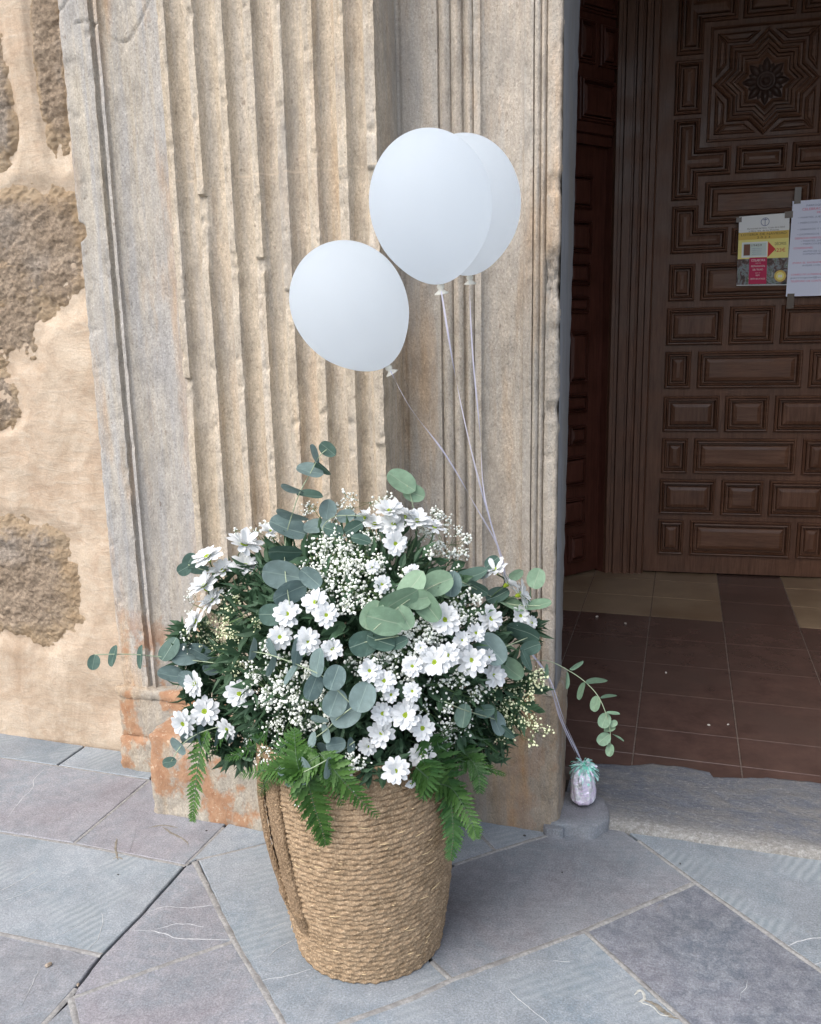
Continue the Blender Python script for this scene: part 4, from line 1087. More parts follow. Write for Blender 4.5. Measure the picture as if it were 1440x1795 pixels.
# ------------------------------------------------------------------ bouquet geometry
EC = gy(628, 1135, 1.80); EA = Vector((.345, .250, .295))
def on_dome(x, y, lift=0.):
    d = ray(x, y); o = CP-EC
    dd = Vector([d[i]/EA[i] for i in range(3)]); oo = Vector([o[i]/EA[i] for i in range(3)])
    a = dd.dot(dd); b = dd.dot(oo); c = oo.dot(oo)-1; disc = b*b-a*c
    t = (-b-math.sqrt(disc))/a if disc > 0 else -b/a
    if y > 1290:      # in front of the basket itself
        ax_, ay_ = axis(.42); rb = .238; ox, oy = CP.x-ax_, CP.y-ay_
        a2 = d.x*d.x+d.y*d.y; b2 = ox*d.x+oy*d.y; c2 = ox*ox+oy*oy-rb*rb; ds = b2*b2-a2*c2
        if ds > 0:
            t2 = (-b2-math.sqrt(ds))/a2
            if t2 < t and (CP+d*t2).z < .60:
                k = min(1, max(0, (y-1290)/40)); t = t+(t2-t)*k
    p = CP+d*t; l = p-EC; nn = Vector([l[i]/EA[i]**2 for i in range(3)]).normalized()
    p = p-ray(x, y).normalized()*lift
    return p, nn
def depth(p): return (p-CP).dot(CF)
def basis(x, nrm):
    z = nrm.normalized(); x = (x-z*x.dot(z)).normalized(); y = z.cross(x)
    return Matrix((x, y, z)).transposed()

# ---- dark filler leaves inside the bouquet
def lance(V, Fc, p, d, nrm, L, W):
    d = d.normalized(); s = d.cross(nrm).normalized(); n = s.cross(d); o = len(V)
    for t, w, h in ((0, .05, 0), (.3, 1, .04), (.6, .8, .05), (1, 0, -.06)):
        c = p+d*L*t+n*h*L
        if w: V.extend([c-s*W*w/2+n*.06*L*(w > .5), c, c+s*W*w/2+n*.06*L*(w > .5)])
        else: V.append(c)
    for i in (0, 3): Fc.extend([(o+i, o+i+1, o+i+4, o+i+3), (o+i+1, o+i+2, o+i+5, o+i+4)])
    Fc.extend([(o+6, o+7, o+9), (o+7, o+8, o+9)])
def rdir(): 
    while 1:
        v = Vector([random.uniform(-1, 1) for _ in range(3)])
        if .1 < v.length < 1: return v.normalized()
V = []; Fc = []
for i in range(4600):
    u = rdir(); 
    if u.z < -.75: continue
    r = random.uniform(.35, .95)
    p = EC+Vector([u[k]*EA[k]*r for k in range(3)])
    if p.z < .46 or (p.z < .57 and math.hypot(p.x-BX, p.y-BY) > .34): continue
    lance(V, Fc, p, (u+rdir()*.9), rdir(), random.uniform(.035, .075), random.uniform(.010, .024))
for (fx, fy, fr_, fn_) in ((385, 1215, 62, 330), (350, 1140, 45, 160), (430, 1290, 50, 220), (370, 1275, 34, 90), (885, 1215, 50, 200), (845, 1290, 45, 170), (900, 1100, 40, 110), (440, 1040, 60, 150), (590, 1320, 60, 170), (680, 1330, 50, 120)):
    for i in range(fn_):
        a = random.uniform(0, 6.283); q = fr_*math.sqrt(random.random()); p, u = on_dome(fx+q*math.cos(a), min(fy+q*math.sin(a), 1345), random.uniform(-.07, -.012))
        lance(V, Fc, p, (u*.6+rdir()), rdir(), random.uniform(.03, .06), random.uniform(.009, .02))
for i in range(260):
    u = rdir(); u.z = abs(u.z)*.8-.1; b0 = Vector((BX+random.uniform(-.1, .1), BY+random.uniform(-.1, .1), .36)); e = EC+Vector([u[k]*EA[k]*.93 for k in range(3)])
    tube([b0, (b0+e)/2+Vector((0, 0, .02)), e], [.0022, .0018, .0012], V, Fc, 4, False)
tag(obj('filler_foliage', V, Fc, fill_m), 'mass of dark green leaves and stems filling the inside of the bouquet', 'foliage', kind='stuff')
V = []; Fc = []; n = 40
for z, r in ((.48, .206), (.505, .200), (.52, .15), (.53, .02)):
    for i in range(n):
        a = 2*math.pi*i/n; V.append((axis(z)[0]+r*math.cos(a), BY+r*math.sin(a), z+.012*fb((math.cos(a)*2, math.sin(a)*2, r*9), 3)))
for q in range(3):
    for i in range(n): Fc.append((q*n+i, q*n+(i+1) % n, (q+1)*n+(i+1) % n, (q+1)*n+i))
tag(obj('moss_bed', V, Fc, fill_m, smooth=True), 'dark green moss bed inside the rim of the basket, under the flowers', 'moss')

# ---- daisies
def petal_mesh(seed):
    random.seed(seed); V = []; Fc = []; nl = 7; curl = random.uniform(-.12, .16); tw = random.uniform(-.12, .12); nw = 4
    for i in range(nl+1):
        t = i/nl; w = .19*(math.sin(math.pi*min(1, .10+t*.62))**.9)*(1 if t < .82 else math.sqrt(max(0, 1-((t-.82)/.20)**2))) 
        for j in range(nw+1):
            s = -1+2*j/nw; zz = .10*t-.10*t*t+curl*t*t+.05*s*s*math.sin(math.pi*t)+tw*s*w*2*t-.012*math.cos(s*math.pi*2)*math.sin(math.pi*t)
            V.append((.08+.92*t-(.03*abs(s)**2 if i == nl else 0)+(.02*math.cos(s*4.5) if i == nl else 0), s*w, zz))
    for i in range(nl):
        for j in range(nw): Fc.append((i*(nw+1)+j, i*(nw+1)+j+1, (i+1)*(nw+1)+j+1, (i+1)*(nw+1)+j))
    return mesh('petal', V, Fc, petal_m, True)
PM = [petal_mesh(s) for s in range(6)]
def eye_mesh():
    V = []; Fc = []; n = 18
    pr = [(.30, -.16), (.20, -.30), (.05, -.36)]
    rings = [(.05, -.34), (.12, -.26), (.16, -.10), (.17, .0), (.20, .05), (.19, .10), (.14, .13), (.07, .12), (.01, .10)]
    for q, (r, z) in enumerate(rings):
        for i in range(n):
            a = 2*math.pi*i/n; V.append((r*math.cos(a), r*math.sin(a), z+(.012*((i+q) % 2) if q > 3 else 0)))
    for q in range(len(rings)-1):
        for i in range(n): Fc.append((q*n+i, q*n+(i+1) % n, (q+1)*n+(i+1) % n, (q+1)*n+i))
    return mesh('daisy', V, Fc, eye_m, True)
EM = eye_mesh(); random.seed(11)
def daisy(spray, x, y, rpx, face, ang=0, full=0, base=None, lift=.024):
    """face: 1 looks at the viewer, 0 looks outward from the bouquet, with ang giving a picture-plane lean (deg) when side-on"""
    p, nn = on_dome(x, y, lift)
    view = (CP-p).normalized()
    if face < 0:   # seen from the side: axis lies mostly in the picture plane, towards ang
        ax = (CR*math.cos(R_(ang))+CU*math.sin(R_(ang)))+view*(.55)
    else: ax = view*face+nn*(1-face)+(CR*random.uniform(-.14, .14)+CU*random.uniform(-.05, .22))
    ax.normalize(); r = rpx*depth(p)/F*(1.24 if face < 0 else 1.05)
    B = basis(rdir(), ax); mw = Matrix.Translation(p) @ B.to_4x4() @ Matrix.Scale(r, 4)
    d = link('daisy', EM, spray, mw)
    n1 = random.choice((12, 13, 14)); n2 = 7+full
    for layer, (n, el, ls) in enumerate(((n1, random.uniform(.0, .22), 1.), (n2, .42+random.uniform(0, .25), .82))):
        for k in range(n):
            a = 2*math.pi*(k+layer*.5)/n+random.uniform(-.09, .09); e = el+random.uniform(-.10, .14)
            if random.random() < .06: e += .5
            s = ls*random.uniform(.88, 1.06)
            L = Matrix.Rotation(a, 4, 'Z') @ Matrix.Rotation(-e, 4, 'Y') @ Matrix.Diagonal((s, s*1.05, s, 1)) @ Matrix.Translation((0, 0, .02*layer))
            o = bpy.data.objects.new('petal', random.choice(PM)); col.objects.link(o); o.parent = d; o.matrix_local = L
    # flower stem
    root = base if base is not None else EC+Vector((0, 0, -.05))
    q = p-ax*r*.34; V = []; Fc = []
    m1 = q-ax*.035; mid = m1*.5+root*.5+Vector((0, 0, .015))
    tube(smooth_path([q, m1, mid, root], 4), .0017, V, Fc, 5, False)
    obj('stem', V, Fc, stem_dark, spray, True)
SPR = [
 ('white daisies at the top left of the bouquet, tall stems showing', [(428, 955, 28, -1, 75), (364, 977, 25, -1, 120), (392, 1001, 23, -1, 110), (430, 993, 25, -1, 85), (359, 1028, 25, -1, 125), (373, 1053, 22, -1, 140), (343, 1090, 21, -1, 160), (474, 932, 17, -1, 90)]),
 ('clump of six white daisies left of the bouquet centre, above the blue eucalyptus', [(504, 1077, 25, .55), (554, 1056, 25, .3), (572, 1079, 23, .75), (491, 1117, 24, .7), (539, 1124, 25, .8), (583, 1138, 21, .75)]),
 ('crowded white daisies crowning the top of the bouquet', [(683, 897, 29, .45), (690, 920, 27, .6), (731, 914, 28, .5), (657, 919, 22, .5), (762, 925, 20, .3), (640, 905, 16, .2), (693, 953, 23, .9), (712, 903, 20, .1)]),
 ('three tiny white daisies among baby\'s breath below the top clump', [(723, 1003, 15, .8), (670, 1024, 17, .95), (653, 994, 13, .8)]),
 ('white daisies at the upper right edge of the bouquet, beside the door jamb', [(868, 1000, 23, -1, 120), (890, 1024, 24, .2), (912, 1042, 26, .2), (912, 1080, 20, .5), (932, 1092, 14, .5)]),
 ('open white daisies right of centre, beside the big pale eucalyptus leaves', [(781, 1086, 29, .95), (860, 1085, 25, .6), (834, 1110, 18, .6), (810, 1122, 17, .5)]),
 ('row of large white daisies with green eyes, right of centre', [(762, 1161, 30, .95), (784, 1149, 24, .9), (827, 1157, 29, .95), (865, 1183, 23, .4), (723, 1168, 20, .85), (738, 1136, 12, .6), (857, 1152, 14, .5)]),
 ('white daisies in the middle of the bouquet, below the pale eucalyptus', [(648, 1176, 22, .95), (673, 1194, 22, .9), (723, 1212, 18, .85), (686, 1218, 15, .8)]),
 ('five white daisies at the lower left edge of the bouquet', [(342, 1199, 25, .45), (359, 1247, 27, .9), (322, 1268, 25, .5), (420, 1217, 26, .95), (399, 1278, 21, .5)]),
 ('dense cluster of white daisies low in front, just above the basket rim', [(671, 1251, 21, .95), (711, 1254, 28, .95), (669, 1286, 26, .9), (741, 1277, 23, .8), (645, 1309, 17, .95), (739, 1322, 25, .5), (694, 1351, 26, .8), (720, 1373, 10, .1)])]
for lab, hs_ in SPR:
    mx = sum(h[0] for h in hs_)/len(hs_); my = sum(h[1] for h in hs_)/len(hs_)
    pm, _ = on_dome(mx, my); root = pm*.45+Vector((BX, BY, .50))*.55
    e = empty('daisy_spray', root, lab, 'flowers', 'white daisy sprays in the basket bouquet')
    for h in hs_: daisy(e, *h[:4], lift=.055 if 'crowning' in lab else .024, ang=h[4] if len(h) > 4 else 0, full=2 if h[3] < .6 else 0, base=root)

# ---- eucalyptus
def euc_mesh(seed):
    rg = random.Random(seed); cu1 = rg.uniform(-.16, .22); cv1 = rg.uniform(.02, .34); tw = rg.uniform(-.25, .25); wb = rg.uniform(.02, .05); asym = rg.uniform(-.08, .08)
    V = [(-.5, 0, cu1*.25)]; Fc = []; n = 14; rows = []
    for i in range(1, n):
        t = i/n; x = -.5*math.cos(math.pi*t); w = .5*math.sin(math.pi*t)**.85*(1.04-.12*t); idx = []
        for s in (-1, -.5, 0, .5, 1):
            idx.append(len(V)); V.append((x+.02*math.sin(5*s+seed)*w, s*w*(1+asym*s), cv1*abs(s)*w*.6+cu1*x*x+tw*s*w*x+wb*math.sin(6*x+3*s+seed)*w-.02*math.cos(s*4)*w))
        rows.append(idx)
    V.append((.5+.03*(seed % 2), 0, cu1*.25)); e = len(V)-1
    for j in range(4): Fc.append((0, rows[0][j+1], rows[0][j])); Fc.append((e, rows[-1][j], rows[-1][j+1]))
    for a, b in zip(rows, rows[1:]):
        for j in range(4): Fc.append((a[j], a[j+1], b[j+1], b[j]))
    return V, Fc
EMS = {m: [mesh('leaf', *euc_mesh(k+i*10), m, True) for k in range(7)] for i, m in enumerate((euc_blue, euc_green, euc_dark))}
def leaf(parent, x, y, L, W, th_, mat, lift=.02, pos=None):
    p = pos if pos is not None else on_dome(x, y, lift)[0]
    s = depth(p)/F; L_ = L*s; ratio = W/L; true = max(.80, ratio) if ratio > .3 else .5
    if L < 30 and ratio < .35: true = .42
    phi = math.acos(min(1, ratio/true))*random.choice((-1, 1))
    e = CR*math.cos(R_(th_))+CU*math.sin(R_(th_)); view = (CP-p).normalized()
    e = (e-view*e.dot(view)).normalized()
    ya = view.cross(e); nrm = view*math.cos(phi)+ya*math.sin(phi)
    nrm = (nrm+e*random.uniform(-.18, .18)).normalized()
    B = basis(e, nrm); mw = Matrix.Translation(p) @ B.to_4x4() @ Matrix.Diagonal((L_*1.04, L_*true, L_, 1))
    return link('leaf', random.choice(EMS[mat]), parent, mw)
def sprig(lab, stem, leaves, mat, lift=.028, stems2=(), depthY=None, thick=.0012, stem_lift=None):
    f = (lambda x, y, l: gy(x, y, depthY)) if depthY else (lambda x, y, l: on_dome(x, y, l)[0])
    e = empty('eucalyptus_sprig', f(*stem[0], lift), lab, 'eucalyptus', 'eucalyptus sprigs in the basket bouquet')
    V = []; Fc = []
    for s in (stem,)+tuple(stems2): tube(smooth_path([f(x, y, stem_lift if stem_lift is not None else lift+.004) for x, y in s], 5), thick, V, Fc, 6)
    obj('stem', V, Fc, stem_m, e, True)
    for l in leaves:
        m = l[5] if len(l) > 5 else mat
        leaf(e, l[0], l[1], l[2], l[3], l[4], m, lift+random.uniform(-.006, .006), pos=f(l[0], l[1], 0)+Vector((0, random.uniform(-.004, .004), 0)) if depthY else None)
D_, B_, G_ = euc_dark, euc_blue, euc_green
sprig('tall eucalyptus sprig rising highest at the top left of the bouquet', [(508, 1060), (500, 1000), (501, 945), (513, 900), (525, 865), (545, 828), (560, 800), (573, 788)],
      [(575, 787, 32, 25, -40, D_), (550, 796, 34, 12, -65), (543, 826, 46, 25, -18), (566, 820, 34, 13, -45, D_), (513, 856, 40, 12, -25), (543, 869, 44, 15, -3, D_), (513, 901, 56, 14, -25), (505, 926, 66, 40, -18), (500, 968, 56, 30, -5, D_), (494, 1007, 66, 52, -10), (507, 1038, 60, 40, 20), (476, 1077, 42, 40, 0, D_), (545, 1013, 44, 34, -40)], B_, .035)
sprig('eucalyptus sprig lying along the top of the bouquet, right of the tall sprig', [(570, 960), (566, 925), (590, 905), (640, 905)],
      [(575, 893, 34, 32, 80), (607, 905, 32, 24, 10), (634, 908, 26, 15, 0), (557, 924, 48, 26, 5), (620, 926, 34, 28, 30, D_), (633, 946, 34, 20, -20, D_), (585, 930, 34, 26, -20, D_)], B_, .02)
sprig('pair of round eucalyptus leaves poking out at the left, beside the left daisies', [(400, 1010), (360, 1000), (330, 990)], [(333, 983, 28, 25, 60), (323, 997, 25, 24, 30), (348, 996, 34, 18, -5)], euc_dark, .01)
sprig('long eucalyptus sprig reaching far left across the ochre wall', [(400, 1165), (340, 1158), (245, 1148), (200, 1147), (166, 1148)],
      [(164, 1161, 26, 22, 80, D_), (199, 1150, 36, 14, 85, D_), (247, 1152, 40, 10, 78, D_), (297, 1138, 44, 30, 60, D_), (328, 1148, 54, 40, 10), (300, 1184, 46, 28, -8, B_), (329, 1192, 36, 30, -30), (352, 1145, 44, 26, -30), (375, 1165, 40, 30, 30)], euc_blue, .01)
sprig('pale green pair of eucalyptus leaves standing above the top daisies, against the stone', [(727, 905), (723, 880), (714, 850)], [(704, 844, 54, 38, -35), (726, 865, 38, 32, -20)], G_, .01, thick=.0013)
sprig('largest pale green eucalyptus sprig across the middle of the bouquet', [(655, 1105), (700, 1064), (745, 1035), (800, 1010)],
      [(676, 1088, 66, 52, -15), (653, 1078, 52, 42, 60), (699, 1054, 72, 46, 35), (723, 1028, 60, 42, 55), (749, 1062, 64, 42, -50), (709, 1083, 44, 36, -60), (768, 1023, 54, 46, 20, euc_green), (793, 1024, 44, 36, 80, B_), (735, 1050, 44, 34, 10)], G_, .045)
sprig('eucalyptus sprig behind the right hand daisies, its tip near the jamb edge', [(810, 1020), (860, 1045), (900, 1060), (948, 1062)],
      [(826, 1010, 60, 28, 15, D_), (863, 986, 28, 24, 40, D_), (905, 1007, 26, 18, 30), (941, 1014, 36, 33, 70), (873, 1044, 42, 28, 30, D_), (897, 1059, 48, 20, -22), (944, 1061, 46, 19, 8), (838, 1030, 40, 24, -30, D_)], G_, .02)
sprig('eucalyptus sprig with broad leaves at the right edge, below the right daisies', [(820, 1175), (870, 1142), (925, 1118)],
      [(918, 1107, 58, 32, -22, D_), (930, 1135, 36, 26, 20, D_), (863, 1138, 60, 48, -50, B_), (895, 1173, 50, 34, -40), (923, 1158, 36, 16, -70, D_)], G_, .03)
sprig('blue eucalyptus sprig with round leaves in front, left of the daisy cluster', [(440, 1142), (480, 1150), (560, 1182), (590, 1208), (618, 1237)],
      [(442, 1138, 38, 13, 86), (478, 1136, 36, 13, -75), (475, 1168, 36, 13, 65), (520, 1143, 48, 22, 80), (512, 1182, 42, 11, 55), (558, 1162, 48, 27, 75), (549, 1204, 46, 34, 68), (587, 1188, 44, 40, 70), (586, 1232, 48, 44, 70), (636, 1222, 52, 48, 70), (606, 1252, 54, 44, 20)], B_, .05)
sprig('small leaved eucalyptus sprig drooping over the front rim of the basket', [(618, 1240), (592, 1260), (574, 1278), (555, 1292)],
      [(560, 1264, 31, 12, -15), (574, 1285, 33, 14, -75), (550, 1297, 27, 14, 82), (589, 1305, 34, 28, 10), (569, 1317, 35, 15, -50), (614, 1307, 27, 14, 80), (575, 1347, 36, 15, 86), (537, 1342, 33, 16, -55), (537, 1361, 31, 22, 55), (502, 1355, 29, 20, -15), (509, 1369, 21, 18, 60)], B_, .055,
      stems2=([(622, 1300), (598, 1318), (572, 1333), (536, 1352), (504, 1362)],))
sprig('drooping eucalyptus leaves at the lower left, above the hanging fern', [(392, 1272), (350, 1285), (320, 1305), (300, 1335)], [(314, 1307, 36, 15, -48), (297, 1336, 23, 19, 10, D_), (333, 1292, 32, 18, 10), (351, 1291, 36, 15, -70), (379, 1291, 32, 9, 75), (407, 1291, 26, 10, 60)], B_, .02)
sprig('thin eucalyptus sprig trailing right in front of the dark doorway', [(900, 1160), (957, 1158), (998, 1176), (1028, 1197), (1050, 1222), (1063, 1252), (1070, 1280), (1070, 1305)],
      [(1011, 1167, 27, 8, 32), (994, 1192, 29, 7, 82), (1046, 1193, 36, 10, 8), (1020, 1212, 31, 11, 68), (1067, 1221, 27, 6, 2), (1045, 1235, 27, 18, 70), (1075, 1250, 23, 6, -8), (1060, 1263, 26, 23, 70), (1076, 1270, 14, 12, 30), (1069, 1280, 20, 10, 10), (1059, 1294, 25, 22, 40), (1070, 1314, 21, 15, 82), (1084, 1292, 22, 2.4, -28), (957, 1178, 26, 8, 88)], G_, .0, depthY=1.93, thick=.0011)
sprig('scattered eucalyptus leaves low on the right, above the right ferns', [(780, 1230), (815, 1245), (872, 1262)], [(814, 1255, 40, 30, 85, D_), (871, 1268, 42, 26, -72, B_), (890, 1283, 30, 16, -30, D_), (850, 1245, 34, 24, 10, D_)], B_, .03)
sprig('dusky eucalyptus leaves in the centre, under the pale green sprig', [(700, 1115), (660, 1122), (620, 1130)], [(637, 1127, 50, 46, 20), (668, 1124, 50, 36, -20), (700, 1128, 34, 22, 20)], D_, .02)

# ---- ferns
def leaflet_mesh(mat):
    V = [(0, 0, 0)]; Fc = []; n = 9
    for i in range(1, n+1):
        t = i/n; w = .17*math.sin(math.pi*min(1, .18+.82*t))**.8*(1-.35*t)+.012; w *= (1.22 if i % 2 else .72)
        if i == n: w = .008
        V += [(t-(.05 if i % 2 == 0 else 0), -w, .02*math.sin(3*t)), (t, 0, -.015), (t-(.05 if i % 2 == 0 else 0), w, .02*math.sin(3*t))]
    Fc += [(0, 1, 2), (0, 2, 3)]
    for i in range(n-1):
        o = 1+3*i; Fc += [(o, o+3, o+4, o+1), (o+1, o+4, o+5, o+2)]
    return mesh('leaflet', V, Fc, mat, True)
LM = {fern_m: leaflet_mesh(fern_m), fern_dark: leaflet_mesh(fern_dark)}
def frond(lab, pts, wpx, mat, roll=0., lift=.02, n=None, fork=True):
    """pts: (x, y, lift) picture points of the midrib"""
    P = [on_dome(x, y, l)[0] for x, y, l in pts]; D = smooth_path(P, 8)
    e = empty('fern_frond', D[0], lab, 'fern', 'fern fronds hanging round the basket rim')
    V = []; Fc = []; tube(D, [.0016*(1-.7*i/len(D)) for i in range(len(D))], V, Fc, 5); obj('midrib', V, Fc, stem_dark, e, True)
    tot = sum((b-a).length for a, b in zip(D, D[1:])); s = depth(D[0])/F; Wd = wpx*s/2
    cnt = n or max(7, int(tot/.0085)); 
    for i in range(cnt):
        t = (i+.6)/cnt; k = t*(len(D)-1); a = D[int(k)]; b = D[min(int(k)+1, len(D)-1)]; p = a+(b-a)*(k-int(k)); d = (D[min(int(k)+1, len(D)-1)]-D[max(0, int(k)-1)]).normalized()
        view = (CP-p).normalized(); sd_ = d.cross(view).normalized(); up = sd_.cross(d).normalized()
        up = Matrix.Rotation(roll, 3, d) @ up; sd_ = d.cross(up).normalized()
        ln = Wd*1.1*(1-t)**.62*min(1, .55+t*3)+.004
        for sg in (-1, 1):
            dr = (sd_*sg*1.0+d*(.62+.3*t+random.uniform(-.18, .18))+up*random.uniform(-.45, .22)).normalized(); L_ = ln*random.uniform(.88, 1.1)
            B = basis(dr, up+rdir()*.15); o = bpy.data.objects.new('leaflet', LM[mat]); col.objects.link(o)
            o.parent = e; o.matrix_parent_inverse = parent_inv(e)
            o.matrix_basis = Matrix.Translation(p) @ B.to_4x4() @ Matrix.Diagonal((L_, L_*.78, L_, 1))
frond('narrow fern frond hanging straight down at the far left, in front of the plinth', [(365, 1280, .03), (350, 1325, .02), (343, 1380, .0), (339, 1420, -.02), (338, 1440, -.03)], 56, fern_m, .75)
frond('short dark fern frond tucked under the lower left daisies', [(400, 1270, .02), (385, 1295, .015), (365, 1335, .0)], 46, fern_dark, .9)
frond('dark fern frond lying level below the lower left daisies', [(470, 1280, .03), (440, 1310, .02), (395, 1330, .005)], 60, fern_dark, .8)
frond('dark fern frond beside the level one, pointing at the basket handle', [(530, 1285, .03), (495, 1310, .025), (470, 1350, .01)], 60, fern_dark, .5)
frond('fern frond pointing left over the strap handle of the basket', [(560, 1325, .05), (520, 1345, .05), (470, 1350, .045), (420, 1358, .04)], 84, fern_m, .35)
frond('fern frond hanging down the front of the basket, its tip at mid height', [(520, 1300, .05), (535, 1350, .05), (550, 1410, .045), (565, 1455, .03), (571, 1482, .02)], 92, fern_m, -.1)
frond('fern frond leaning right across the front rim of the basket', [(560, 1320, .05), (590, 1355, .05), (625, 1395, .045), (662, 1432, .035)], 76, fern_m, .35)
frond('short fern frond standing upright among the baby\'s breath in front', [(530, 1370, .055), (520, 1330, .055), (516, 1280, .04)], 90, fern_m, .2)
frond('broad fern frond hanging at the right side of the basket, longest of all', [(745, 1290, .04), (775, 1345, .04), (790, 1400, .03), (795, 1460, .01), (790, 1508, .0)], 96, fern_dark, -.2)
frond('bright fern frond in front of the right hand hanging frond', [(730, 1345, .05), (760, 1370, .05), (795, 1385, .04), (826, 1440, .02), (835, 1470, .01)], 86, fern_m, .1)
frond('fern frond fanning out to the right, below the eucalyptus', [(760, 1300, .03), (800, 1310, .03), (835, 1345, .02), (842, 1390, .0)], 90, fern_dark, .2)
frond('fern frond pointing right towards the jamb plinth', [(770, 1320, .03), (815, 1335, .02), (850, 1345, .01), (886, 1359, .0)], 56, fern_m, .9)
frond('thin brownish fern frond above the right pointing one', [(780, 1280, .03), (825, 1285, .02), (850, 1300, .01), (873, 1320, .0)], 40, fern_dark, 1.1)
frond('dark fern frond low in front, right of the basket rim', [(740, 1330, .05), (750, 1360, .05), (740, 1400, .04)], 80, fern_dark, .0)

frond('slim fern frond crossing the strap handle at the left rim, lowest of the left ones', [(500, 1335, .05), (470, 1365, .045), (455, 1395, .035)], 52, fern_m, .2)
frond('slim fern frond between the hanging one and the right leaning one on the rim', [(575, 1330, .055), (585, 1370, .05), (600, 1412, .04)], 58, fern_m, -.3)
# ---- baby's breath
ico = bmesh.new(); bmesh.ops.create_icosphere(ico, subdivisions=1, radius=1); IV = [v.co.copy() for v in ico.verts]; IF = [tuple(v.index for v in f.verts) for f in ico.faces]; ico.free()
GYP = [('airy baby\'s breath at the top left, behind the left daisies', [(450, 935, 40, 60), (420, 960, 30, 30), (400, 1030, 40, 50)], 1.0, 0),
       ('dense baby\'s breath filling the upper middle, left of the top daisies', [(600, 960, 55, 210), (580, 1010, 60, 170), (640, 975, 40, 110), (545, 975, 30, 50)], 1.1, 0),
       ('wisp of baby\'s breath rising behind the top of the bouquet', [(650, 880, 40, 50), (620, 890, 30, 30), (545, 885, 30, 22)], .9, 0),
       ('fluffy baby\'s breath right of the top daisies, against the moulded jamb', [(765, 930, 32, 120), (790, 955, 30, 60), (765, 970, 30, 40), (800, 985, 24, 14)], 1.05, 0),
       ('baby\'s breath in the middle, above the large pale eucalyptus', [(640, 1030, 50, 110), (625, 1070, 34, 60), (710, 1010, 30, 30)], 1.15, 0),
       ('baby\'s breath between the pale eucalyptus and the right daisies', [(800, 1050, 46, 110), (740, 1105, 34, 100), (770, 1110, 24, 40), (820, 1070, 26, 30)], 1.15, 0),
       ('baby\'s breath scattered around the central daisies', [(700, 1150, 44, 120), (690, 1180, 50, 90), (640, 1160, 30, 40), (730, 1140, 30, 60)], 1.25, 0),
       ('thick baby\'s breath on the left face of the bouquet, under the blue eucalyptus', [(480, 1165, 50, 130), (530, 1215, 50, 170), (470, 1210, 45, 60), (550, 1240, 40, 90)], 1.3, 0),
       ('fine baby\'s breath low in front, above the upright fern', [(470, 1295, 44, 190), (500, 1280, 36, 80), (480, 1320, 30, 40)], .95, 0),
       ('greenish baby\'s breath on the left flank, beside the left daisies', [(385, 1095, 44, 90), (400, 1140, 45, 90), (360, 1125, 34, 40), (430, 1080, 40, 50)], .85, 1),
       ('loose baby\'s breath on the lower right of the bouquet, above the ferns', [(800, 1215, 46, 90), (780, 1270, 44, 90), (770, 1300, 30, 50), (830, 1200, 34, 36)], 1.1, 0),
       ('yellowish baby\'s breath sticking out at the right, over the jamb plinth', [(900, 1205, 44, 80), (930, 1190, 36, 60), (920, 1240, 44, 60), (900, 1280, 50, 40), (945, 1285, 36, 26), (880, 1300, 40, 20)], .85, 1),
       ('few baby\'s breath blossoms hanging over the front rim of the basket', [(620, 1340, 24, 30), (600, 1360, 26, 14), (630, 1320, 20, 18), (520, 1380, 30, 10)], 1.1, 0),
       ('thin baby\'s breath twigs at the far left rim of the bouquet', [(340, 1060, 26, 16), (345, 1110, 30, 24), (330, 1180, 20, 14), (345, 980, 20, 6)], .9, 0)]
for lab, cl, sz, yel in GYP:
    mx = sum(c[0] for c in cl)/len(cl); my = sum(c[1] for c in cl)/len(cl); c0, _ = on_dome(mx, my); root = c0*.55+EC*.45
    e = empty('babys_breath_sprig', root, lab, "baby's breath", "baby's breath in the basket bouquet")
    V = []; Fc = []; SV = []; SF = []
    for (cx, cy, rp, n) in cl:
        hub = on_dome(cx, cy, -.035)[0]; tube([root, (root+hub)/2+rdir()*.01, hub], .0010, SV, SF, 3, False)
        nodes_ = []
        for k in range(max(3, n//9)):
            a = random.uniform(0, 6.283); rr2 = rp*math.sqrt(random.random()); q = on_dome(cx+rr2*math.cos(a), cy+rr2*math.sin(a), random.uniform(-.03, .006))[0]
            nodes_.append(q); tube([hub, hub*.45+q*.55+rdir()*.008, q], .0006, SV, SF, 3, False)
        for k in range(int(n*1.6)):
            q = random.choice(nodes_); p = q+rdir()*random.uniform(.004, .022)*(1.2 if rp > 40 else .9); 
            tube([q, p], .00038, SV, SF, 3, False)
            r = random.uniform(.0016, .0036)*sz*(1.25 if random.random() < .15 else 1); o = len(V)
            sq = Vector((random.uniform(.75, 1.15), random.uniform(.75, 1.15), random.uniform(.75, 1.15)))
            V.extend([p+Vector((v.x*r*sq.x, v.y*r*sq.y, v.z*r*sq.z))*random.uniform(.72, 1.22) for v in IV]); Fc.extend([tuple(i+o for i in f) for f in IF])
    obj('blossoms', V, Fc, gyp_y if yel else gyp_m, e, False, kind='stuff')
    obj('twigs', SV, SF, gyp_stem, e, False, kind='stuff')

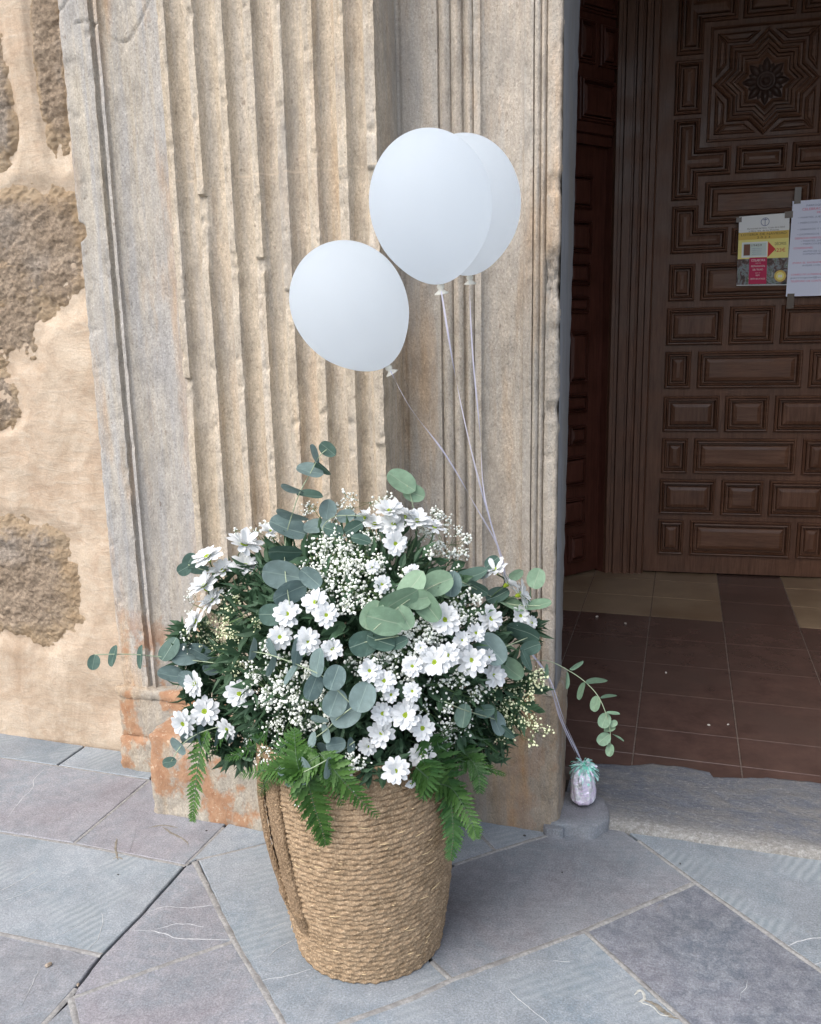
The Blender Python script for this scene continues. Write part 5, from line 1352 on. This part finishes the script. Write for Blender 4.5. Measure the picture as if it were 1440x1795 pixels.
# ------------------------------------------------------------------ balloons
def balloon(lab, cx, cy, Y, rpx, knot, tall, ribbon, seed):
    c = gy(cx, cy, Y); s = depth(c)/F; R0 = rpx*s
    kd = gy(*knot, Y)-c; kd = (kd-(CP-c).normalized()*kd.dot((CP-c).normalized())); ax = kd.normalized(); kl = kd.length
    V = []; Fc = []; n = 64; m = 44
    B = basis((CP-c).normalized(), ax)   # local z = towards the knot
    top = tall*R0; 
    for i in range(m+1):
        t = i/m; ph = math.pi*t
        if ph < math.pi/2: z = -top*math.cos(ph); r = R0*math.sin(ph)
        else:
            z = -kl*.985*math.cos(ph); u = z/(kl*.985); r = R0*math.sqrt(max(0, 1-u**2))*(1-.10*u*u)*(1-.12*max(0, u-.5)**1.0)
            if i == m: r = .004
        for j in range(n):
            a = 2*math.pi*j/n; V.append(c+B @ Vector((r*math.cos(a), r*math.sin(a), z)))
    for i in range(m):
        for j in range(n): Fc.append((i*n+j, i*n+(j+1) % n, (i+1)*n+(j+1) % n, (i+1)*n+j))
    e = empty('balloon', gy(*ribbon[-1], ribbon_y[-1]), lab, 'balloon', 'white balloons tied to the weight')
    obj('balloon_skin', V, Fc, latex, e, True)
    kp = c+ax*kl; V = []; Fc = []; n = 16
    for (z, r) in ((-.010, .006), (-.003, .0042), (.001, .0065), (.005, .0060), (.007, .004), (.010, .0075), (.0125, .0115), (.0145, .0118), (.0140, .0090), (.0105, .004), (.010, .0005)):
        for j in range(n):
            a = 2*math.pi*j/n; V.append(kp+B @ Vector((1.2*r*math.cos(a)+(.6*z if z > 0 else 0), 1.2*r*math.sin(a)*1.0, z*1.15)))
    for i in range(10):
        for j in range(n): Fc.append((i*n+j, i*n+(j+1) % n, (i+1)*n+(j+1) % n, (i+1)*n+j))
    obj('knot', V, Fc, latex_knot, e, True)
    D = smooth_path([gy(x, y, yy) for (x, y), yy in zip(ribbon, ribbon_y)], 9); V = []; Fc = []
    for i, p in enumerate(D):
        t = (D[min(i+1, len(D)-1)]-D[max(i-1, 0)]).normalized(); view = (CP-p).normalized(); sd_ = t.cross(view).normalized(); up = sd_.cross(t)
        a = .5+seed+i*.16+1.2*noise.noise(Vector((i*.12, seed, 0))); wv = sd_*math.cos(a)+up*math.sin(a); V += [p-wv*.0019, p+up*.0002, p+wv*.0019]
    for i in range(len(D)-1): Fc += [(3*i, 3*i+1, 3*i+4, 3*i+3), (3*i+1, 3*i+2, 3*i+5, 3*i+4)]
    obj('ribbon', V, Fc, ribbon_m, e, True)
ribbon_y = [1.75, 1.78, 1.85, 1.93, 2.02, 2.10, 2.13, 2.20, 2.30, 2.44, 2.47]
balloon('lowest and leftmost white balloon, tilted, touching the one above it', 611, 531, 1.75, 101, (682, 645), 1.06, [(685, 650), (720, 715), (780, 795), (830, 880), (880, 975), (890, 1060), (915, 1120), (962, 1190), (985, 1260), (1012, 1320), (1018, 1336)], 0)
ribbon_y = [1.72, 1.76, 1.83, 1.92, 2.01, 2.10, 2.13, 2.20, 2.30, 2.44, 2.47]
balloon('large white balloon in front, highest of the three', 755, 357, 1.72, 107.5, (773, 502), 1.14, [(774, 510), (796, 645), (822, 770), (850, 880), (880, 978), (892, 1062), (917, 1122), (963, 1188), (987, 1256), (1013, 1318), (1020, 1334)], 2.1)
ribbon_y = [1.98, 2.0, 2.03, 2.06, 2.09, 2.12, 2.15, 2.22, 2.31, 2.44, 2.47]
balloon('white balloon half hidden behind the front one, furthest right', 815, 357, 1.98, 98, (824, 486), 1.17, [(823, 492), (829, 620), (842, 760), (850, 870), (880, 985), (894, 1064), (919, 1124), (961, 1192), (983, 1262), (1010, 1322), (1016, 1338)], 4.0)

# ------------------------------------------------------------------ balloon weight
wp = gz(1022, 1402, .048); wt = empty('balloon_weight', wp, 'small balloon weight wrapped in iridescent foil with a green tinsel collar, on the step', 'balloon weight')
V = []; Fc = []; n = 48; m = 26
for i in range(m+1):
    t = i/m; z = .118*t; r = .038*(1-.10*t)*(1 if t < .72 else 1-.78*((t-.72)/.28)**.9)
    if t < .06: r *= .86+.14*t/.06
    for j in range(n):
        a = 2*math.pi*j/n; cr = 1+.10*fb((math.cos(a)*2.2, math.sin(a)*2.2, z*18), 3)+.05*math.sin(a*9+z*40)*min(1, t*2)
        V.append((wp.x+r*cr*math.cos(a), wp.y+r*cr*math.sin(a), wp.z+z))
for i in range(m):
    for j in range(n): Fc.append((i*n+j, i*n+(j+1) % n, (i+1)*n+(j+1) % n, (i+1)*n+j))
obj('foil_body', V, Fc, foil, wt, False)
cen = Vector((wp.x, wp.y, wp.z+.112)); 
for i in range(120):
    a = random.uniform(0, 6.283); el = random.uniform(-.55, 1.15); L_ = random.uniform(.028, .054); d = Vector((math.cos(a)*math.cos(el), math.sin(a)*math.cos(el), math.sin(el)))
    sd_ = d.cross(Vector((0, 0, 1))).normalized(); V = []; Fc = []; w2 = random.uniform(.0022, .0042); tw = random.uniform(-3, 3)
    for k in range(6):
        t = k/5; p = cen+Vector((0, 0, random.uniform(-.002, .002)))+d*L_*t+Vector((0, 0, -.016*t*t*L_/.03)); n_ = sd_.cross(d); s_ = sd_*math.cos(tw*t)+n_*math.sin(tw*t)
        V += [p-s_*w2, p+s_*w2]
    for k in range(5): Fc.append((2*k, 2*k+1, 2*k+3, 2*k+2))
    obj('tinsel_strip', V, Fc, fringe_m if i % 5 else foil, wt)
